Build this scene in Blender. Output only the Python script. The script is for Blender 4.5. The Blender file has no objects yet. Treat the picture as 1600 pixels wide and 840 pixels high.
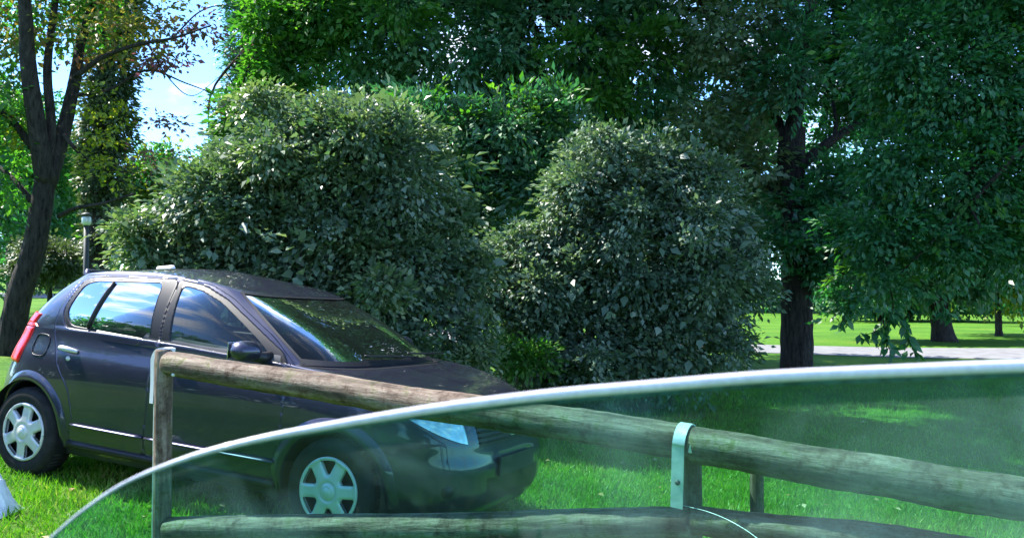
import bpy, math, random
import numpy as np
from mathutils import Vector, Matrix, noise

R_ = math.radians
sc = bpy.context.scene
COL = sc.collection

# ------------------------------------------------------------------ camera
F = 1400.0                      # focal length in pixels of a 1600 px wide picture
EYE = 1.5726
PITCH = math.atan(30.7 / F)
cam = bpy.data.cameras.new("camera")
cam.lens = F / 1600 * 36
cam.sensor_width = 36
cam.clip_start = 0.02
cam.clip_end = 2000
camo = bpy.data.objects.new("camera", cam)
COL.objects.link(camo)
cam.dof.use_dof = True          # the glass edge an arm's length away is soft, as in the photo
cam.dof.focus_distance = 7.0
cam.dof.aperture_fstop = 15
camo.location = (0, 0, EYE)
camo.rotation_euler = (math.pi / 2 + PITCH, 0, 0)
sc.camera = camo

# ------------------------------------------------------------------ sky, sun, exposure
SUN_EL = 50.0
SUN_DIR = Vector((-0.90, 0.43, 0)).normalized() * math.cos(R_(SUN_EL)) + Vector((0, 0, math.sin(R_(SUN_EL))))
world = bpy.data.worlds.new("World")
sc.world = world
world.use_nodes = True
wn = world.node_tree
wn.nodes.clear()
w_out = wn.nodes.new('ShaderNodeOutputWorld')
w_bg = wn.nodes.new('ShaderNodeBackground')
w_sky = wn.nodes.new('ShaderNodeTexSky')
w_sky.sky_type = 'NISHITA'
w_sky.sun_disc = False
w_sky.sun_elevation = R_(SUN_EL)
w_sky.sun_rotation = math.atan2(SUN_DIR.x, SUN_DIR.y)
w_sky.ozone_density = 5.0
w_sky.dust_density = 0.0
w_sky.air_density = 0.8
w_tc = wn.nodes.new('ShaderNodeTexCoord')
w_map = wn.nodes.new('ShaderNodeMapping')
w_map.inputs['Scale'].default_value = (1.6, 1.6, 4.2)
w_noi = wn.nodes.new('ShaderNodeTexNoise')
w_noi.inputs['Scale'].default_value = 3.2
w_noi.inputs['Detail'].default_value = 7
w_noi.inputs['Roughness'].default_value = 0.55
w_ramp = wn.nodes.new('ShaderNodeValToRGB')
w_ramp.color_ramp.elements[0].position = 0.51
w_ramp.color_ramp.elements[1].position = 0.70
w_mix = wn.nodes.new('ShaderNodeMix')
w_mix.data_type = 'RGBA'
w_mix.inputs[7].default_value = (4.6, 4.8, 5.4, 1)
wn.links.new(w_tc.outputs['Generated'], w_map.inputs['Vector'])
wn.links.new(w_map.outputs['Vector'], w_noi.inputs['Vector'])
wn.links.new(w_noi.outputs['Fac'], w_ramp.inputs['Fac'])
wn.links.new(w_ramp.outputs['Color'], w_mix.inputs[0])
w_tint = wn.nodes.new('ShaderNodeMix')          # clear, slightly deeper blue air
w_tint.data_type = 'RGBA'
w_tint.blend_type = 'MULTIPLY'
w_tint.inputs[0].default_value = 1
w_tint.inputs[7].default_value = (.76, .94, 1.10, 1)
wn.links.new(w_sky.outputs['Color'], w_tint.inputs[6])
wn.links.new(w_tint.outputs[2], w_mix.inputs[6])
wn.links.new(w_mix.outputs[2], w_bg.inputs['Color'])
w_bg.inputs['Strength'].default_value = 0.145
wn.links.new(w_bg.outputs['Background'], w_out.inputs['Surface'])

sun = bpy.data.lights.new("sun", 'SUN')
sun.energy = 4.5
sun.angle = R_(0.5)
sun.color = (1.0, 0.955, 0.87)
suno = bpy.data.objects.new("sun", sun)
COL.objects.link(suno)
suno.location = (-20, 2, 30)
suno.rotation_euler = (-SUN_DIR).to_track_quat('-Z', 'Y').to_euler()

vs = sc.view_settings
vs.view_transform = 'Standard'
vs.look = 'None'
vs.gamma = 1
vs.use_curve_mapping = False
vs.exposure = 1.7

# ------------------------------------------------------------------ helpers
CP, SP = math.cos(PITCH), math.sin(PITCH)

def at(px, py, Y):
    """real position of a thing seen at (px,py) of the photo, Y metres ahead"""
    a, b = (px - 800) / F, (420 - py) / F
    d = np.array([a, CP - b * SP, SP + b * CP])
    return np.array([0, 0, EYE]) + d * (Y / d[1])

def tag(o, label=None, cat=None, group=None, kind=None):
    if label: o['label'] = label
    if cat: o['category'] = cat
    if group: o['group'] = group
    if kind: o['kind'] = kind
    return o

def empty(name, loc, label, cat, group=None):
    o = bpy.data.objects.new(name, None)
    o.location = loc
    COL.objects.link(o)
    return tag(o, label, cat, group)

def mesh_obj(name, V, Fs, mat, parent=None, smooth=False, attr=None, world_space=True):
    """V: list/array of verts; Fs: list of faces, or (n,k) int array"""
    me = bpy.data.meshes.new(name)
    V = np.asarray(V, dtype=np.float32)
    if parent is not None and world_space:
        V = V - np.array(parent_loc(parent), dtype=np.float32)
    if isinstance(Fs, np.ndarray):
        n, k = Fs.shape
        me.vertices.add(len(V))
        me.vertices.foreach_set('co', V.ravel())
        me.loops.add(n * k)
        me.loops.foreach_set('vertex_index', Fs.astype(np.int32).ravel())
        me.polygons.add(n)
        me.polygons.foreach_set('loop_start', np.arange(0, n * k, k, dtype=np.int32))
        me.polygons.foreach_set('loop_total', np.full(n, k, dtype=np.int32))
        me.update(calc_edges=True)
    else:
        me.from_pydata([tuple(map(float, v)) for v in V], [], [tuple(int(i) for i in f) for f in Fs])
        me.update()
    if attr is not None:
        for an, av in attr.items():
            a = me.attributes.new(an, 'FLOAT', 'FACE')
            a.data.foreach_set('value', np.asarray(av, dtype=np.float32))
    if smooth:
        me.polygons.foreach_set('use_smooth', np.ones(len(me.polygons), dtype=bool))
    if mat is not None:
        me.materials.append(mat)
    o = bpy.data.objects.new(name, me)
    COL.objects.link(o)
    if parent is not None:
        o.parent = parent
    return o

def parent_loc(p):
    l = np.array(p.location)
    while p.parent is not None:
        p = p.parent
        l = l + np.array(p.location)
    return l

class MB:
    """collects shapes for ONE mesh"""
    def __init__(s): s.v = []; s.f = []
    def add(s, V, Fs):
        b = len(s.v)
        s.v += [tuple(map(float, v)) for v in V]
        s.f += [tuple(int(i) + b for i in f) for f in Fs]
    def box(s, c, size, rot=None):
        c = np.array(c, float); h = np.array(size, float) / 2
        V = []
        for x in (-1, 1):
            for y in (-1, 1):
                for z in (-1, 1):
                    p = np.array([x, y, z]) * h
                    if rot is not None: p = np.array(rot @ Vector(p))
                    V.append(c + p)
        s.add(V, [(0, 1, 3, 2), (4, 6, 7, 5), (0, 4, 5, 1), (2, 3, 7, 6), (0, 2, 6, 4), (1, 5, 7, 3)])
    def tube(s, pts, rad, n=10, caps=True, wob=0.0, seed=0, flat=1.0):
        pts = [np.array(p, float) for p in pts]
        if np.isscalar(rad): rad = [rad] * len(pts)
        rng = random.Random(seed)
        rings = []
        up = None
        for i, p in enumerate(pts):
            a = pts[max(i - 1, 0)]; b = pts[min(i + 1, len(pts) - 1)]
            t = b - a; t /= (np.linalg.norm(t) + 1e-9)
            if up is None:
                ref = np.array([0, 0, 1.0]) if abs(t[2]) < 0.9 else np.array([0, 1.0, 0])
                u = np.cross(t, ref)
            else:
                u = up - t * np.dot(up, t)
            u /= (np.linalg.norm(u) + 1e-9)
            w = np.cross(t, u)
            up = u
            ring = []
            for k in range(n):
                an = 2 * math.pi * k / n
                r = rad[i] * (1 + wob * (rng.random() - .5))
                ring.append(p + u * math.cos(an) * r + w * math.sin(an) * r * flat)
            rings.append(ring)
        V = [v for r in rings for v in r]
        Fs = []
        for i in range(len(pts) - 1):
            for k in range(n):
                k2 = (k + 1) % n
                Fs.append((i * n + k, i * n + k2, (i + 1) * n + k2, (i + 1) * n + k))
        if caps:
            Fs.append(tuple(reversed(range(n))))
            Fs.append(tuple(range((len(pts) - 1) * n, len(pts) * n)))
        s.add(V, Fs)
    def lathe(s, prof, n=48, axis='y', c=(0, 0, 0), closed=False):
        """prof: list of (radius, along-axis)"""
        c = np.array(c, float)
        V = []
        for (r, a) in prof:
            for k in range(n):
                t = 2 * math.pi * k / n
                if axis == 'y': V.append(c + (r * math.cos(t), a, r * math.sin(t)))
                elif axis == 'z': V.append(c + (r * math.cos(t), r * math.sin(t), a))
                else: V.append(c + (a, r * math.cos(t), r * math.sin(t)))
        Fs = []
        m = len(prof)
        for i in range(m if closed else m - 1):
            j = (i + 1) % m
            for k in range(n):
                k2 = (k + 1) % n
                Fs.append((i * n + k, i * n + k2, j * n + k2, j * n + k))
        s.add(V, Fs)
    def build(s, name, mat, parent=None, smooth=False, world_space=True, bevel=0):
        o = mesh_obj(name, s.v, s.f, mat, parent, smooth, None, world_space)
        if bevel:
            m = o.modifiers.new('bevel', 'BEVEL'); m.width = bevel; m.segments = 3; m.limit_method = 'ANGLE'
        return o

def catmull(pts, n=6):
    P = [np.array(p, float) for p in pts]
    P = [2 * P[0] - P[1]] + P + [2 * P[-1] - P[-2]]
    out = []
    for i in range(1, len(P) - 2):
        for k in range(n):
            t = k / n
            out.append(0.5 * ((2 * P[i]) + (-P[i-1] + P[i+1]) * t + (2*P[i-1] - 5*P[i] + 4*P[i+1] - P[i+2]) * t*t
                              + (-P[i-1] + 3*P[i] - 3*P[i+1] + P[i+2]) * t**3))
    out.append(P[-2])
    return out

# ------------------------------------------------------------------ materials
def new_mat(name):
    m = bpy.data.materials.new(name)
    m.use_nodes = True
    nt = m.node_tree
    nt.nodes.clear()
    out = nt.nodes.new('ShaderNodeOutputMaterial')
    return m, nt, out

def N(nt, typ, **kw):
    n = nt.nodes.new(typ)
    for k, v in kw.items():
        if hasattr(n, k) and not k in n.inputs.keys():
            setattr(n, k, v)
        else:
            n.inputs[k].default_value = v
    return n

def principled(nt, base=(.5, .5, .5), rough=.5, metal=0, spec=.5, coat=0):
    p = nt.nodes.new('ShaderNodeBsdfPrincipled')
    p.inputs['Base Color'].default_value = (*base, 1)
    p.inputs['Roughness'].default_value = rough
    p.inputs['Metallic'].default_value = metal
    p.inputs['Specular IOR Level'].default_value = spec
    p.inputs['Coat Weight'].default_value = coat
    p.inputs['Coat Roughness'].default_value = 0.04
    return p

def ramp(nt, src, stops):
    r = nt.nodes.new('ShaderNodeValToRGB')
    els = r.color_ramp.elements
    while len(els) < len(stops): els.new(0.5)
    for e, (p, c) in zip(els, stops):
        e.position = p
        e.color = (*c, 1) if len(c) == 3 else c
    nt.links.new(src, r.inputs['Fac'])
    return r

def simple(name, base, rough=.5, metal=0, spec=.5, coat=0, vary=0.15, scale=8, bump=0.0):
    m, nt, out = new_mat(name)
    p = principled(nt, base, rough, metal, spec, coat)
    tc = nt.nodes.new('ShaderNodeTexCoord')
    no = N(nt, 'ShaderNodeTexNoise', Scale=float(scale), Detail=5.0)
    nt.links.new(tc.outputs['Object'], no.inputs['Vector'])
    b = np.array(base)
    r = ramp(nt, no.outputs['Fac'], [(.3, tuple(b * (1 - vary))), (.7, tuple(np.minimum(b * (1 + vary), 1)))])
    nt.links.new(r.outputs['Color'], p.inputs['Base Color'])
    if bump:
        bp = N(nt, 'ShaderNodeBump', Strength=bump, Distance=.02)
        nt.links.new(no.outputs['Fac'], bp.inputs['Height'])
        nt.links.new(bp.outputs['Normal'], p.inputs['Normal'])
    nt.links.new(p.outputs[0], out.inputs['Surface'])
    return m

def leaf_mat(name, stops, rough=.42, spec=.5, transl=.3, tcol=None):
    """stops: base colours along the per-leaf attribute"""
    m, nt, out = new_mat(name)
    at_ = nt.nodes.new('ShaderNodeAttribute'); at_.attribute_name = 'tone'
    r = ramp(nt, at_.outputs['Fac'], stops)
    p = principled(nt, (.1, .1, .1), rough, 0, spec)
    nt.links.new(r.outputs['Color'], p.inputs['Base Color'])
    t = nt.nodes.new('ShaderNodeBsdfTranslucent')
    mul = N(nt, 'ShaderNodeMix', data_type='RGBA', blend_type='MULTIPLY')
    mul.inputs[0].default_value = 1
    mul.inputs[7].default_value = (*(tcol or (1.5, 1.7, .7)), 1)
    nt.links.new(r.outputs['Color'], mul.inputs[6])
    nt.links.new(mul.outputs[2], t.inputs['Color'])
    mx = nt.nodes.new('ShaderNodeMixShader'); mx.inputs[0].default_value = transl
    nt.links.new(p.outputs[0], mx.inputs[1])
    nt.links.new(t.outputs[0], mx.inputs[2])
    nt.links.new(mx.outputs[0], out.inputs['Surface'])
    return m

def bark_mat(name, c1, c2, scale=6):
    m, nt, out = new_mat(name)
    tc = nt.nodes.new('ShaderNodeTexCoord')
    mp = nt.nodes.new('ShaderNodeMapping'); mp.inputs['Scale'].default_value = (1, 1, .22)
    no = N(nt, 'ShaderNodeTexNoise', Scale=float(scale) * 3, Detail=8.0, Roughness=.7)
    nt.links.new(tc.outputs['Object'], mp.inputs['Vector']); nt.links.new(mp.outputs['Vector'], no.inputs['Vector'])
    r = ramp(nt, no.outputs['Fac'], [(.35, c1), (.65, c2)])
    p = principled(nt, c1, .85, 0, .25)
    nt.links.new(r.outputs['Color'], p.inputs['Base Color'])
    bp = N(nt, 'ShaderNodeBump', Strength=1.0, Distance=.09)
    nt.links.new(no.outputs['Fac'], bp.inputs['Height']); nt.links.new(bp.outputs['Normal'], p.inputs['Normal'])
    nt.links.new(p.outputs[0], out.inputs['Surface'])
    return m

def wood_mat(name, axis_scale):
    """weathered round timber: grey brown, mossy patches, long cracks along the log"""
    m, nt, out = new_mat(name)
    tc = nt.nodes.new('ShaderNodeTexCoord')
    mp = nt.nodes.new('ShaderNodeMapping'); mp.inputs['Scale'].default_value = axis_scale
    fine = N(nt, 'ShaderNodeTexNoise', Scale=26.0, Detail=8.0, Roughness=.68)
    nt.links.new(tc.outputs['Object'], mp.inputs['Vector']); nt.links.new(mp.outputs['Vector'], fine.inputs['Vector'])
    big = N(nt, 'ShaderNodeTexNoise', Scale=11.0, Detail=9.0, Roughness=.78)
    nt.links.new(tc.outputs['Object'], big.inputs['Vector'])
    r1 = ramp(nt, fine.outputs['Fac'], [(.30, (.030, .022, .018)), (.46, (.15, .115, .09)), (.60, (.27, .225, .185)), (.74, (.42, .37, .32))])
    r2 = ramp(nt, big.outputs['Fac'], [(.36, (.28, .19, .15)), (.44, (.66, .58, .52)), (.53, (1, .97, .93)), (.60, (.62, .70, .42)), (.68, (.28, .34, .16))])
    mul = N(nt, 'ShaderNodeMix', data_type='RGBA', blend_type='MULTIPLY'); mul.inputs[0].default_value = 1
    nt.links.new(r1.outputs['Color'], mul.inputs[6]); nt.links.new(r2.outputs['Color'], mul.inputs[7])
    p = principled(nt, (.3, .25, .2), .8, 0, .3)
    nt.links.new(mul.outputs[2], p.inputs['Base Color'])
    bp = N(nt, 'ShaderNodeBump', Strength=.8, Distance=.012)
    nt.links.new(fine.outputs['Fac'], bp.inputs['Height']); nt.links.new(bp.outputs['Normal'], p.inputs['Normal'])
    nt.links.new(p.outputs[0], out.inputs['Surface'])
    return m

def glass_mat(name, tint, rough=0.0, ior=1.5, scatter=0.0):
    m, nt, out = new_mat(name)
    tr = nt.nodes.new('ShaderNodeBsdfTransparent'); tr.inputs['Color'].default_value = (*tint, 1)
    gl = nt.nodes.new('ShaderNodeBsdfGlossy'); gl.inputs['Roughness'].default_value = rough
    fr = nt.nodes.new('ShaderNodeFresnel'); fr.inputs['IOR'].default_value = ior
    mx = nt.nodes.new('ShaderNodeMixShader')
    nt.links.new(fr.outputs[0], mx.inputs[0]); nt.links.new(tr.outputs[0], mx.inputs[1]); nt.links.new(gl.outputs[0], mx.inputs[2])
    last = mx
    if scatter:
        df = nt.nodes.new('ShaderNodeBsdfDiffuse'); df.inputs['Color'].default_value = (.6, .65, .65, 1)
        m2 = nt.nodes.new('ShaderNodeMixShader'); m2.inputs[0].default_value = scatter
        nt.links.new(last.outputs[0], m2.inputs[1]); nt.links.new(df.outputs[0], m2.inputs[2])
        last = m2
    nt.links.new(last.outputs[0], out.inputs['Surface'])
    return m

def paint_mat():
    m, nt, out = new_mat('dark_blue_paint')
    p = principled(nt, (.05, .05, .085), .36, .60, .5, 1.0)
    tc = nt.nodes.new('ShaderNodeTexCoord')
    no = N(nt, 'ShaderNodeTexNoise', Scale=2.5, Detail=9.0, Roughness=.75)
    nt.links.new(tc.outputs['Object'], no.inputs['Vector'])
    r = ramp(nt, no.outputs['Fac'], [(.3, (.024, .025, .054)), (.72, (.040, .040, .076))])
    nt.links.new(r.outputs['Color'], p.inputs['Base Color'])
    r2 = ramp(nt, no.outputs['Fac'], [(.35, (.02, .02, .02)), (.8, (.07, .07, .07))])   # thin road film
    nt.links.new(r2.outputs['Color'], p.inputs['Coat Roughness'])
    nt.links.new(p.outputs[0], out.inputs['Surface'])
    return m

M = {}
M['paint'] = paint_mat()
M['black_trim'] = simple('black_trim', (.012, .012, .015), .45, 0, .4)
M['rubber'] = simple('rubber', (.018, .018, .020), .8, 0, .3, vary=.4, scale=20)
M['silver'] = simple('silver_plastic', (.62, .63, .66), .38, .25, .5, vary=.08, scale=14)
M['chrome'] = simple('chrome', (.75, .77, .8), .15, 1, .5, vary=.05)
M['car_glass'] = glass_mat('car_glass', (.66, .76, .74), 0.0, 1.34, .015)
M['screen_glass'] = glass_mat('screen_glass', (.40, .54, .50), 0.0, 1.25, .01)
M['red_lens'] = simple('red_lens', (.75, .010, .012), .3, 0, .4, .3, vary=.15, scale=30)
M['lamp_lens'] = simple('lamp_lens', (.62, .70, .80), .12, .35, .6, 1.0, vary=.25, scale=22)
M['seat'] = simple('seat_fabric', (.06, .06, .065), .9, 0, .2)
M['plate'] = simple('plate_holder', (.02, .025, .03), .5)
M['white_paint'] = simple('white_paint', (.78, .78, .80), .45, 0, .5, vary=.06)
M['galv'] = simple('galvanised_steel', (.70, .72, .74), .42, .35, .5, vary=.14, scale=18, bump=.15)
M['lamp_metal'] = simple('lamp_post_metal', (.05, .06, .06), .6, .2)
M['wood_x'] = wood_mat('weathered_log', (.12, 1, 1))
M['wood_z'] = wood_mat('weathered_post', (1, 1, .12))
M['bark_dark'] = bark_mat('bark_dark', (.010, .008, .008), (.075, .062, .055))
M['bark_grey'] = bark_mat('bark_grey', (.05, .045, .045), (.17, .15, .145))
M['stem'] = bark_mat('stem', (.06, .05, .035), (.2, .17, .13), 12)
M['asphalt'] = simple('path_asphalt', (.20, .20, .205), .9, 0, .3, vary=.2, scale=3, bump=.2)
M['soil'] = simple('soil', (.06, .045, .03), .95, 0, .2, vary=.4, scale=4, bump=.4)
M['bag'] = simple('pale_plastic', (.72, .76, .80), .35, 0, .5, .4, vary=.18, scale=9)
M['headliner'] = simple('interior_grey', (.10, .10, .11), .85)
M['tie'] = simple('cream_tie', (.6, .56, .45), .5)

# ------------------------------------------------------------------ car placement (surveyed once from the photo)
CF = np.array([5.62439, -5.27137, 1.57257])      # the eye, in the car's own frame
ca, sa = math.cos(1.98896), math.sin(1.98896)
cb, sb = math.cos(.0231579), math.sin(.0231579)
cc, sc_ = math.cos(.0785326), math.sin(.0785326)
f0 = np.array([ca * cb, sa * cb, sb]); r0 = np.array([sa, -ca, 0.]); u0 = np.cross(r0, f0)
r1 = r0 * cc + u0 * sc_; u1 = -r0 * sc_ + u0 * cc
WX = np.array([1, 0, 0.]); WF = np.array([0, CP, SP]); WU = np.array([0, -SP, CP])
RC = np.outer(WX, r1) + np.outer(WF, f0) + np.outer(WU, u1)      # car frame -> world
CAR_T = np.array([0, 0, EYE]) - RC @ CF
CAR_N = RC @ np.array([0, 0, 1.0])

def sstep(a, b, x):
    t = np.clip((x - a) / (b - a), 0, 1)
    return t * t * (3 - 2 * t)

def ground_z(x, y):
    x = np.asarray(x, float); y = np.asarray(y, float)
    zp = CAR_T[2] - (CAR_N[0] * (x - CAR_T[0]) + CAR_N[1] * (y - CAR_T[1])) / CAR_N[2]
    zp = np.clip(zp, -.42, .75)
    left = sstep(1, -11, x)
    far = left * (.45 + .036 * np.clip(y - 15, 0, 60))
    w = 1 - sstep(8.5, 17, y)
    und = .03 * np.sin(x * .7 + 1) * np.sin(y * .5) * sstep(9, 14, y)
    return zp * w + far * (1 - w) + und

def gz(x, y): return float(ground_z(x, y))

# ------------------------------------------------------------------ SETTING: ground, path
def axis_pts(lo, hi, fine_lo, fine_hi, step):
    a = list(np.arange(fine_lo, fine_hi + 1e-6, step))
    v = fine_hi; s = step
    while v < hi: s *= 1.18; v += s; a.append(min(v, hi))
    v = fine_lo; s = step
    while v > lo: s *= 1.18; v -= s; a.insert(0, max(v, lo))
    return np.array(a)

def lawn_mat():
    m, nt, out = new_mat('lawn')
    tc = nt.nodes.new('ShaderNodeTexCoord')
    n1 = N(nt, 'ShaderNodeTexNoise', Scale=.55, Detail=4.0)
    n2 = N(nt, 'ShaderNodeTexNoise', Scale=14.0, Detail=8.0, Roughness=.75)
    for n in (n1, n2): nt.links.new(tc.outputs['Object'], n.inputs['Vector'])
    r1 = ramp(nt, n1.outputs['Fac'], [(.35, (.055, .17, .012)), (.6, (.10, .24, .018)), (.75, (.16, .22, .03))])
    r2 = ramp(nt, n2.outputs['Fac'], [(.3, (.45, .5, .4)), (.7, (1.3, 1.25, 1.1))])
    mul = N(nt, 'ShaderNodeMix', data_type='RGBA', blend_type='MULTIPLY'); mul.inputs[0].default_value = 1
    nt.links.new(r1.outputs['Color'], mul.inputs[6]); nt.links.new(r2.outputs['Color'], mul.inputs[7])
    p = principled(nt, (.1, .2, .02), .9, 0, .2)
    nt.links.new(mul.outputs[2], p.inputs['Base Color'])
    bp = N(nt, 'ShaderNodeBump', Strength=1.0, Distance=.05)
    nt.links.new(n2.outputs['Fac'], bp.inputs['Height']); nt.links.new(bp.outputs['Normal'], p.inputs['Normal'])
    nt.links.new(p.outputs[0], out.inputs['Surface'])
    return m
M['lawn'] = lawn_mat()

xs = axis_pts(-400, 400, -12, 22, .5); ys = axis_pts(-60, 600, 0, 40, .5)
gx, gy = np.meshgrid(xs, ys)
gzv = ground_z(gx, gy)
V = np.stack([gx, gy, gzv], -1).reshape(-1, 3)
nx, ny = len(xs), len(ys)
idx = np.arange(nx * ny).reshape(ny, nx)
Fq = np.stack([idx[:-1, :-1], idx[:-1, 1:], idx[1:, 1:], idx[1:, :-1]], -1).reshape(-1, 4)
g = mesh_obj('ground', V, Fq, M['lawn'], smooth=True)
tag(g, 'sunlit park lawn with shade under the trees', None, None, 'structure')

def ribbon(name, pts, w, mat, lift=.012, label=''):
    c = catmull([(x, y, 0) for x, y in pts], 14)
    V, Fs = [], []
    for i, p in enumerate(c):
        a = c[max(i - 1, 0)]; b = c[min(i + 1, len(c) - 1)]
        t = (b - a)[:2]; t /= np.linalg.norm(t); n = np.array([-t[1], t[0]])
        for k in range(7):
            q = p[:2] + n * w * (k / 6 - .5)
            V.append((q[0], q[1], gz(q[0], q[1]) + lift + .03 * (1 - (abs(k - 3) / 3) ** 2)))
    for i in range(len(c) - 1):
        for k in range(6):
            Fs.append((i * 7 + k, i * 7 + k + 1, (i + 1) * 7 + k + 1, (i + 1) * 7 + k))
    o = mesh_obj(name, V, Fs, mat, smooth=True)
    tag(o, label, None, None, 'structure')
ribbon('path', [(60, 14), (30, 18.5), (18, 20.5), (12, 21.8), (6, 23.5), (0, 26), (-6, 31), (-14, 36), (-30, 41), (-60, 48)], 3.6, M['asphalt'],
       label='pale grey tarmac footpath crossing the park lawn')

# ------------------------------------------------------------------ foliage machinery
RNG = np.random.default_rng(11)

def unit(v): return v / (np.linalg.norm(v, axis=-1, keepdims=True) + 1e-9)

def leaves(name, C, D, Nn, L, W, tone, mat, parent=None):
    """one mesh of many folded leaf blades"""
    C = np.asarray(C); n = len(C)
    D = unit(D); S = unit(np.cross(D, Nn)); Nn = unit(np.cross(S, D))
    L = np.broadcast_to(L, n)[:, None]; W = np.broadcast_to(W, n)[:, None]
    mid = C + D * L * .45
    V = np.empty((n, 4, 3))
    V[:, 0] = C
    V[:, 1] = mid + S * W * .5 + Nn * W * .18
    V[:, 2] = C + D * L - Nn * L * .12
    V[:, 3] = mid - S * W * .5 + Nn * W * .18
    Fq = np.arange(n * 4).reshape(n, 4)
    return mesh_obj(name, V.reshape(-1, 3), Fq, mat, parent, attr={'tone': tone})

def crown_points(ells, nclump, per, cr, rng, gap=.0, gscale=1.2, shell=.5, flat=.55, off=0.0, spray=0.):
    """clumps of leaves through ellipsoid lobes; gap>0 opens holes"""
    ells = np.array(ells, float)
    wts = (ells[:, 3] * ells[:, 4] * ells[:, 5]) ** (2 / 3.)
    k = rng.choice(len(ells), nclump * 2, p=wts / wts.sum())
    d = unit(rng.normal(size=(nclump * 2, 3)))
    r = shell + (1 - shell) * rng.random(nclump * 2) ** .6
    r = r * (1 + rng.normal(0, .07, nclump * 2))
    P = ells[k, :3] + d * ells[k, 3:6] * r[:, None]
    keep = []
    for i, p in enumerate(P):
        v = noise.noise(Vector(p * gscale + off))
        if v > gap - .5 + .25 * (rng.random() - .5): keep.append(i)
        if len(keep) >= nclump: break
    P = P[keep]; out = d[keep]
    n = len(P)
    sz = cr * (.6 + .8 * rng.random(n))
    g = rng.normal(size=(n, per, 3)) * sz[:, None, None] * np.array([1, 1, flat])
    ax = unit(out + rng.normal(size=(n, 3)) * .55 + np.array([0, 0, .15]))      # each clump is a leafy shoot
    if spray:
        tt = rng.random((n, per)) * 2 - 1
        g = g * .55 + ax[:, None, :] * (tt * cr * spray)[..., None] - np.array([0, 0, 1.]) * ((tt + 1) ** 2 * cr * .18 * spray)[..., None]
    C = (P[:, None, :] + g).reshape(-1, 3)
    ct = rng.random(n)
    tone = np.clip(np.repeat(ct, per) * .6 + rng.random(n * per) * .4, 0, 1)
    D = unit(g.reshape(-1, 3) + np.repeat(out, per, 0) * cr * .8 + rng.normal(size=(n * per, 3)) * cr * .5 + np.array([0, 0, -.25 * cr]))
    if spray: D = unit(D * .7 + np.repeat(ax, per, 0) * .8)
    Nn = unit(np.array([0, 0, 1.0]) * .9 + np.repeat(out, per, 0) * .5 + rng.normal(size=(n * per, 3)) * .55)
    return C, D, Nn, tone

def pe(px, py, Y, rx, ry, depth=None):
    """lobe seen at (px,py) with pixel radii, at Y metres"""
    c = at(px, py, Y)
    a = rx * Y / F; b = ry * Y / F
    return [c[0], c[1], c[2], a, depth if depth else max(a * .8, .3), b]

def make_crown(name, ells, nclump, per, cr, L, mat, parent, seed, gap=0., gscale=1.2, shell=.5, asp=.55, flat=.55, off=0., spray=0.):
    rng = np.random.default_rng(seed)
    C, D, Nn, tone = crown_points(ells, nclump, per, cr, rng, gap, gscale, shell, flat, off, spray)
    n = len(C)
    ll = L * (.5 + .9 * rng.random(n) ** 1.3)
    return leaves(name, C, D, Nn, ll, ll * asp, tone, mat, parent)

def branchy(mb, base, ells, n, r0, rng, sub=3):
    """limbs reaching from a base point into the lobes"""
    base = np.array(base, float)
    E = np.array(ells, float)
    for i in range(n):
        e = E[rng.integers(len(E))]
        d = unit(rng.normal(size=3)); d[2] = abs(d[2]) * .6
        tip = e[:3] + d * e[3:6] * .85
        mid = base * .5 + tip * .5 + rng.normal(size=3) * .12 * np.linalg.norm(tip - base) * np.array([1, 1, .4])
        pts = catmull([base, mid, tip], 5)
        rr = [r0 * (1 - .85 * k / (len(pts) - 1)) for k in range(len(pts))]
        mb.tube(pts, rr, 6)
        for j in range(sub):
            q = pts[rng.integers(3, len(pts) - 1)]
            t2 = q + unit(tip - base) * .5 * e[3] + rng.normal(size=3) * .35 * e[3:6]
            mb.tube(catmull([q, (q + t2) / 2 + rng.normal(size=3) * .06, t2], 3), [r0 * .35, r0 * .28, r0 * .22, r0 * .16, r0 * .12, r0 * .08, r0 * .05], 5)

def gbase(px, Y):
    x = at(px, 450, Y)[0]
    return np.array([x, Y, gz(x, Y)])

# leaf looks
GL = {}
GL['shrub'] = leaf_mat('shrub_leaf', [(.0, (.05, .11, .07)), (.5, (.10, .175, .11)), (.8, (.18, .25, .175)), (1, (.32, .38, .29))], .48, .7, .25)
GL['shrub_lit'] = leaf_mat('shrub_leaf_lit', [(.0, (.045, .105, .050)), (.5, (.095, .170, .075)), (.85, (.18, .24, .12)), (1, (.31, .34, .20))], .48, .7, .30)  # lit copy of the shrub leaf, sun's warmth put into its colour
GL['deep'] = leaf_mat('deep_green_leaf', [(.0, (.026, .11, .055)), (.55, (.050, .17, .075)), (1, (.10, .24, .10))], .42, .5, .30, (1.0, 2.0, .6))
GL['teal'] = leaf_mat('blue_green_leaf', [(.0, (.050, .135, .070)), (.6, (.095, .21, .105)), (1, (.18, .30, .15))], .42, .5, .22, (.8, 1.8, .9))
GL['bright'] = leaf_mat('bright_green_leaf', [(.0, (.035, .12, .028)), (.6, (.065, .18, .034)), (1, (.14, .25, .05))], .42, .5, .42, (1.4, 2.0, .5))
GL['yellow'] = leaf_mat('yellow_green_leaf', [(.0, (.09, .15, .02)), (.6, (.20, .25, .03)), (1, (.34, .30, .04))], .42, .5, .42, (1.6, 1.7, .5))
GL['autumn'] = leaf_mat('autumn_leaf', [(.0, (.06, .11, .03)), (.40, (.13, .18, .04)), (.68, (.22, .19, .05)), (.86, (.22, .11, .05)), (1, (.20, .07, .08))], .42, .5, .42, (1.8, 1.6, .8))
GL['ivy'] = leaf_mat('ivy_leaf', [(.0, (.05, .085, .04)), (.6, (.09, .13, .065)), (1, (.15, .19, .09))], .5, .6, .2)
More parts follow.
